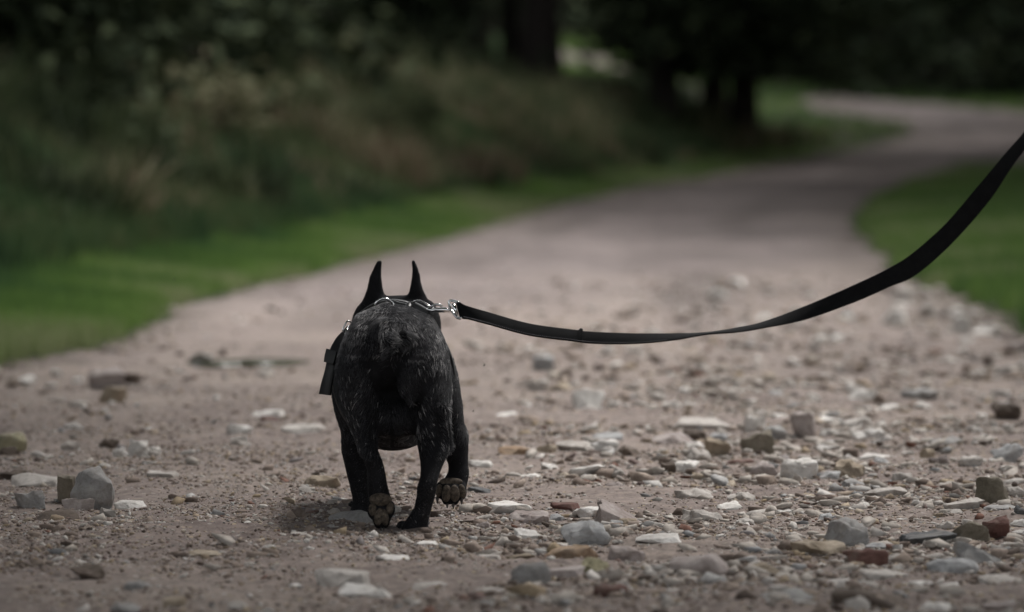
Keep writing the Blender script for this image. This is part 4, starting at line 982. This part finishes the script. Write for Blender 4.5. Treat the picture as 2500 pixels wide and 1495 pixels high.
# claws of the two planted paws
for px, yy in [(981, 5.083), (1000, 5.093), (1021, 5.093), (1039, 5.083)]: claw(TP(px, 1297, yy), (0, .9, -.3), DOG, .6)
for px, yy in [(862, 5.386), (877, 5.394), (893, 5.394), (907, 5.386)]: claw(TP(px, 1244, yy), (0, .9, -.3), DOG, .6)
m = MB('dark_eye', .08, .6); m.color((.012, .007, .005)); EYE = m.m
m = MB('nose_leather', .4, .5); m.color((.012, .012, .013)); NOSE = m.m
for px in (930, 1006): blob('eye', TP(px, 790, 5.577), (.0085, .0085, .0085), EYE, DOG, amp=0)
blob('nose', TP(968, 802, 5.618), (.0105, .006, .0068), NOSE, DOG, seed=5)
# ------------------------------------------------------------------ harness, leash, midges
m = MB('black_webbing', .85, .2); o = m.obj()
wv = m.n('ShaderNodeTexWave'); wv.inputs['Scale'].default_value = 300; wv.inputs['Distortion'].default_value = .5; m.l(o, wv.inputs['Vector'])
m.color(m.ramp(m.noise(90, 4, .6, o), [(.3, (.0045, .0048, .0055)), (.7, (.009, .0095, .0105))])); m.bump(wv.outputs['Fac'], .35, .0006); WEB = m.m
m = MB('black_leather', .42, .45); m.color((.011, .012, .0125)); m.bump(m.noise(400, 4, .6, m.obj()), .25, .0005); LEA = m.m
m = MB('chrome', .14, .5); m.b.inputs['Metallic'].default_value = 1; m.color((.80, .80, .80)); m.bump(m.noise(300, 3, .6, m.obj()), .06, .0005); CHR = m.m
m = MB('grey_thread', .8, .2); m.color((.20, .20, .21)); THR = m.m
def sweep(pts, rads, seg=10, closed=False):
    bm = bmesh.new()
    if not closed: tube(bm, pts, rads if isinstance(rads, list) else [rads] * len(pts), seg); return bm
    n = len(pts); rings = []; pts = [Vector(p) for p in pts]; r = rads
    nrm_ = sum(((pts[i] - pts[0]).cross(pts[(i + 1) % n] - pts[0]) for i in range(n)), Vector()).normalized()
    for i in range(n):
        t = (pts[(i + 1) % n] - pts[i - 1]).normalized(); b = nrm_.cross(t).normalized()
        rings.append([bm.verts.new(pts[i] + (b * math.cos(a) + nrm_ * math.sin(a)) * r) for a in [2 * math.pi * k / seg for k in range(seg)]])
    for i in range(n):
        a, b = rings[i], rings[(i + 1) % n]
        for k in range(seg): bm.faces.new((a[k], a[(k + 1) % seg], b[(k + 1) % seg], b[k]))
    return bm
def catmull(pts, sub=6):
    P_ = [Vector(p) for p in pts]; P_ = [P_[0] * 2 - P_[1]] + P_ + [P_[-1] * 2 - P_[-2]]; out = []
    for i in range(1, len(P_) - 2):
        for s_ in range(sub):
            t = s_ / sub; a, b, c_, d_ = P_[i - 1:i + 3]
            out.append(.5 * ((2 * b) + (-a + c_) * t + (2 * a - 5 * b + 4 * c_ - d_) * t * t + (-a + 3 * b - 3 * c_ + d_) * t ** 3))
    return out + [P_[-2]]
def ribbon(A, B, th, mat, name, par, closed=False):
    """strap between edge curves A and B with thickness th"""
    n = len(A); bm = bmesh.new(); R_ = []
    for i in range(n):
        a, b = Vector(A[i]), Vector(B[i])
        t = (Vector(A[(i + 1) % n if closed else min(i + 1, n - 1)]) + Vector(B[(i + 1) % n if closed else min(i + 1, n - 1)]) - Vector(A[i - 1 if (closed or i) else 0]) - Vector(B[i - 1 if (closed or i) else 0]))
        nr = t.cross(b - a).normalized() * th / 2; e = (b - a) * .06
        R_.append([bm.verts.new(q) for q in (a + nr * .6, a + e + nr, b - e + nr, b + nr * .6, b - nr * .6, b - e - nr, a + e - nr, a - nr * .6)])
    for i in range(n if closed else n - 1):
        p, q = R_[i], R_[(i + 1) % n]
        for k in range(8): bm.faces.new((p[k], p[(k + 1) % 8], q[(k + 1) % 8], q[k]))
    if not closed: bm.faces.new(R_[0][::-1]); bm.faces.new(R_[-1])
    bmesh.ops.recalc_face_normals(bm, faces=bm.faces)
    o = bm_obj(name, bm, mat, angle=50)
    return child_world(o, par) if par else o
HAR = empty('dog_harness', P(960, 800, 5.35)); tag(HAR, 'black leather harness with metal rings around the dog\'s neck and chest', 'harness')
def band(cx, cy, Y, rx, rz, wd, tilt, name, par, th=.0035, n=72, sx=0):
    A, B = [], []
    c = P(cx, cy, Y)
    for i in range(n):
        a = 2 * math.pi * i / n; q = Vector((math.cos(a) * rx, 0, math.sin(a) * rz)); q.y = tilt * q.z
        A.append(c + q + Vector((0, -wd / 2, 0))); B.append(c + q * 1.0 + Vector((0, wd / 2, 0)))
    return ribbon(A, B, th, LEA, name, par, True)
band(961, 843, 5.415, .066, .0635, .020, -.25, 'neck_strap', HAR)
band(962, 925, 5.31, .0835, .0905, .020, .05, 'chest_strap', HAR)
# chest plate seen under the belly
A = catmull([P(928, 1072, 5.30), P(950, 1083, 5.28), P(985, 1076, 5.30)]); B = [p + Vector((0, .03, .012)) for p in A]
ribbon(A, B, .004, WEB, 'belly_pad', HAR)
# rolled back strap on the right shoulder
child_world(bm_obj('rolled_strap', sweep(catmull([P(996, 757, 5.19), P(1003, 746, 5.20), P(1020, 752, 5.19), P(1042, 765, 5.17), P(1052, 773, 5.16)]), .0058, 12), LEA), HAR)
child_world(bm_obj('strap_piping', sweep(catmull([P(962, 741, 5.27), P(980, 746, 5.26), P(1000, 750, 5.25)]), .0042, 10), LEA), HAR)
def ring(c, rx, rz, r, name, par, tilt=(0, 0, 0), n=40, sq=2.):
    M = Matrix.Rotation(tilt[2], 3, 'Z') @ Matrix.Rotation(tilt[1], 3, 'Y') @ Matrix.Rotation(tilt[0], 3, 'X')
    pts = []
    for i in range(n):
        a = 2 * math.pi * i / n; ca, sa2 = math.cos(a), math.sin(a)
        pts.append(Vector(c) + M @ Vector((math.copysign(abs(ca) ** (2 / sq), ca) * rx, 0, math.copysign(abs(sa2) ** (2 / sq), sa2) * rz)))
    return child_world(bm_obj(name, sweep(pts, r, 10, True), CHR), par)
ring(P(938, 753, 5.16), .0130, .0135, .0016, 'ring', HAR, tilt=(.2, 0, .1))
child_world(bm_obj('keeper_bar', sweep([P(962, 744, 5.215), P(977, 748, 5.21)], .0014, 8), CHR), HAR)
# loose strap on the left side: buckle, curve, keeper, tail
A = catmull([P(848, 796, 5.24), P(838, 808, 5.235), P(822, 825, 5.23), P(810, 845, 5.225), P(803, 862, 5.22)]); B = catmull([P(856, 822, 5.23), P(848, 835, 5.225), P(842, 850, 5.22), P(836, 868, 5.215), P(830, 884, 5.21)])
ribbon(A, B, .004, LEA, 'side_strap', HAR)
A = catmull([P(801, 866, 5.215), P(793, 905, 5.21), P(785, 935, 5.21), P(779, 962, 5.21)]); B = catmull([P(832, 876, 5.213), P(820, 910, 5.208), P(812, 935, 5.206), P(808, 966, 5.206)])
ribbon(A, B, .005, LEA, 'strap_end', HAR)
A = [P(798, 853, 5.213), P(794, 868, 5.211), P(792, 884, 5.21)]; B = [P(826, 860, 5.207), P(822, 875, 5.205), P(817, 891, 5.205)]
ribbon(A, B, .009, LEA, 'keeper', HAR)
BUK = ring(P(849, 800, 5.225), .0055, .0085, .0011, 'buckle', HAR, tilt=(0, .5, .5), sq=4)
child_world(bm_obj('buckle_pin', sweep([P(851, 796, 5.22), P(845, 810, 5.21), P(838, 829, 5.208)], [.0011, .001, .0007], 8), CHR), BUK)
ring(P(1076, 827, 5.24), .002, .0035, .0008, 'rivet', HAR, n=14)

LE = empty('dog_leash', P(1110, 755, 5.15)); tag(LE, 'black webbing leash curving from the dog harness up to the right edge', 'leash')
# snap hook: loop through the harness ring, gate, barrel, square swivel eye
child_world(bm_obj('hook', sweep(catmull([P(1006, 747, 5.18), P(1012, 736.5, 5.165), P(1024, 735, 5.16), P(1038, 741, 5.155), P(1049, 750, 5.15), P(1056, 760, 5.15)]), [.0012] * 4 + [.0016] * 27, 10), CHR), LE)
child_world(bm_obj('hook_gate', sweep(catmull([P(1049, 757, 5.15), P(1060, 745, 5.145), P(1073, 744.5, 5.143), P(1080, 750, 5.145)]), .0016, 10), CHR), LE)
bm = sweep([P(1043, 757, 5.152), P(1050, 757, 5.15), P(1058, 758, 5.149), P(1066, 757, 5.148), P(1068, 757, 5.148), P(1090, 757, 5.145), P(1092, 757, 5.145), P(1099, 758, 5.144)], [.003, .0045, .003, .0032, .0036, .0036, .0030, .0032], 14)
child_world(bm_obj('barrel', bm, CHR), LE)
c = P(1111, 757, 5.14)
sq = [P(1096, 738, 5.150), P(1098, 735, 5.150), P(1103, 734, 5.148), P(1118, 738, 5.14), P(1120, 741, 5.138), P(1127, 768, 5.132), P(1128, 774, 5.130), P(1124, 778, 5.130), P(1116, 776, 5.134), P(1108, 766, 5.140), P(1101, 757, 5.146), P(1098, 750, 5.148)]
sqc = []
for i in range(len(sq)):
    sqc += [sq[i], sq[i].lerp(sq[(i + 1) % len(sq)], .5)]
child_world(bm_obj('swivel_eye', sweep(sqc, .0019, 8, True), CHR), LE)
child_world(bm_obj('swivel_pin', sweep([P(1106, 742, 5.138), P(1110, 754, 5.136), P(1118, 774, 5.134)], [.0024, .0030, .0016], 10), CHR), LE)
TOP = [(1114, 740), (1122, 739), (1140, 748), (1193, 764), (1290, 791), (1387, 805), (1448, 811), (1548, 815), (1645, 815), (1725, 813), (1800, 801), (1863, 787), (1964, 749), (2085, 696), (2166, 657), (2227, 619), (2308, 547), (2388, 454), (2457, 373), (2500, 324), (2600, 200), (2720, 40)]
BOT = [(1124, 776), (1132, 779), (1150, 782), (1193, 793), (1290, 819), (1387, 832), (1448, 839), (1548, 839.5), (1645, 830.5), (1725, 816.5), (1800, 811), (1863, 801), (1964, 781), (2085, 739), (2172, 701), (2236, 672), (2322, 597), (2412, 495), (2470, 408), (2512, 352), (2615, 222), (2738, 58)]
YL = [5.135, 5.13, 5.125, 5.11, 5.08, 5.05, 5.03, 5.0, 4.98, 4.96, 4.94, 4.93, 4.91, 4.89, 4.87, 4.86, 4.84, 4.81, 4.78, 4.76, 4.72, 4.66]
A, B = [], []
for (a, b, y) in zip(TOP, BOT, YL):
    wpx = math.hypot(a[0] - b[0], a[1] - b[1]) * y / FPX; dep = math.sqrt(max(0, .0215 ** 2 - wpx ** 2)) / 2
    sgn = 1 if a[0] <= 1725 else 1
    A.append(P(*a, y + dep * sgn)); B.append(P(*b, y - dep * sgn))
A = catmull(A, 10); B = catmull(B, 10)
WB = ribbon(A, B, .0024, WEB, 'webbing', LE)
# folded and stitched end by the snap hook, up to the step in the upper edge
seg_n = 6 * 10 - 3
A2 = [a + (b - a) * .0 + Vector((0, -.0022, .0006)) for a, b in zip(A[4:seg_n], B[4:seg_n])]; B2 = [b + Vector((0, -.0022, .0010)) for a, b in zip(A[4:seg_n], B[4:seg_n])]
A2[-1] += Vector((0, 0, .0025)); A2[-2] += Vector((0, 0, .003))
ribbon(A2, B2, .0020, WEB, 'folded_end', WB)
bm = bmesh.new(); L0 = len(A)
for i in range(10, 78):
    for h_ in (.2, .7):
        i0 = i; f = h_; a = A[i0].lerp(A[i0 + 1], f); b = B[i0].lerp(B[i0 + 1], f); q = a.lerp(b, .86) + Vector((0, -.0044 if i < seg_n - 1 else -.0022, 0)); t = (B[i0 + 1] - B[i0]).normalized()
        tube(bm, [q, q + Vector((.0006, -.0004, .0003)) + t * .0008, q + t * .0022], [.0003, .00045, .0003], 5)
o = child_world(bm_obj('stitching', bm, THR), WB)

# midges hovering round the dog
m = MB('midge_body', .5, .4); m.color((.02, .018, .016)); MID = m.m
m = MB('midge_wing', .3, .4); m.color((.12, .12, .11)); MW = m.m
for px, py, lab in [(425, 684, 'midge in the air in front of the left grass'), (1182, 893, 'midge in the air below the leash, just right of the dog\'s rump'), (1705, 959, 'midge in the air above the stones on the right'), (1155, 1005, 'midge in the air beside the dog\'s right front leg')]:
    c = P(px, py, 5.1); e = empty('midge', c); tag(e, lab, 'midge', 'midges hovering round the dog'); s_ = .75 if px in (425, 1182) else .55
    bm = bmesh.new(); tube(bm, [c + Vector(v) * s_ for v in ((-.0018, 0, -.0006), (-.0008, 0, 0), (.0004, 0, .0003), (.0014, 0, .0001), (.0020, 0, -.0003))], [.0002 * s_, .0006 * s_, .0007 * s_, .0005 * s_, .0003 * s_], 8)
    child_world(bm_obj('body', bm, MID), e)
    for sg in (-1, 1):
        bm = bmesh.new(); b_ = c + Vector((.0004, 0, .0006)) * s_
        vs = [bm.verts.new(b_ + Vector(v) * s_) for v in ((0, 0, 0), (.0010, sg * .0008, .0012), (.0006, sg * .0018, .0026), (-.0004, sg * .0016, .0022))]; bm.faces.new(vs)
        f2 = [bm.verts.new(v.co + Vector((0, 0, .00012))) for v in vs]; bm.faces.new(f2[::-1])
        child_world(bm_obj('wing', bm, MW), e)
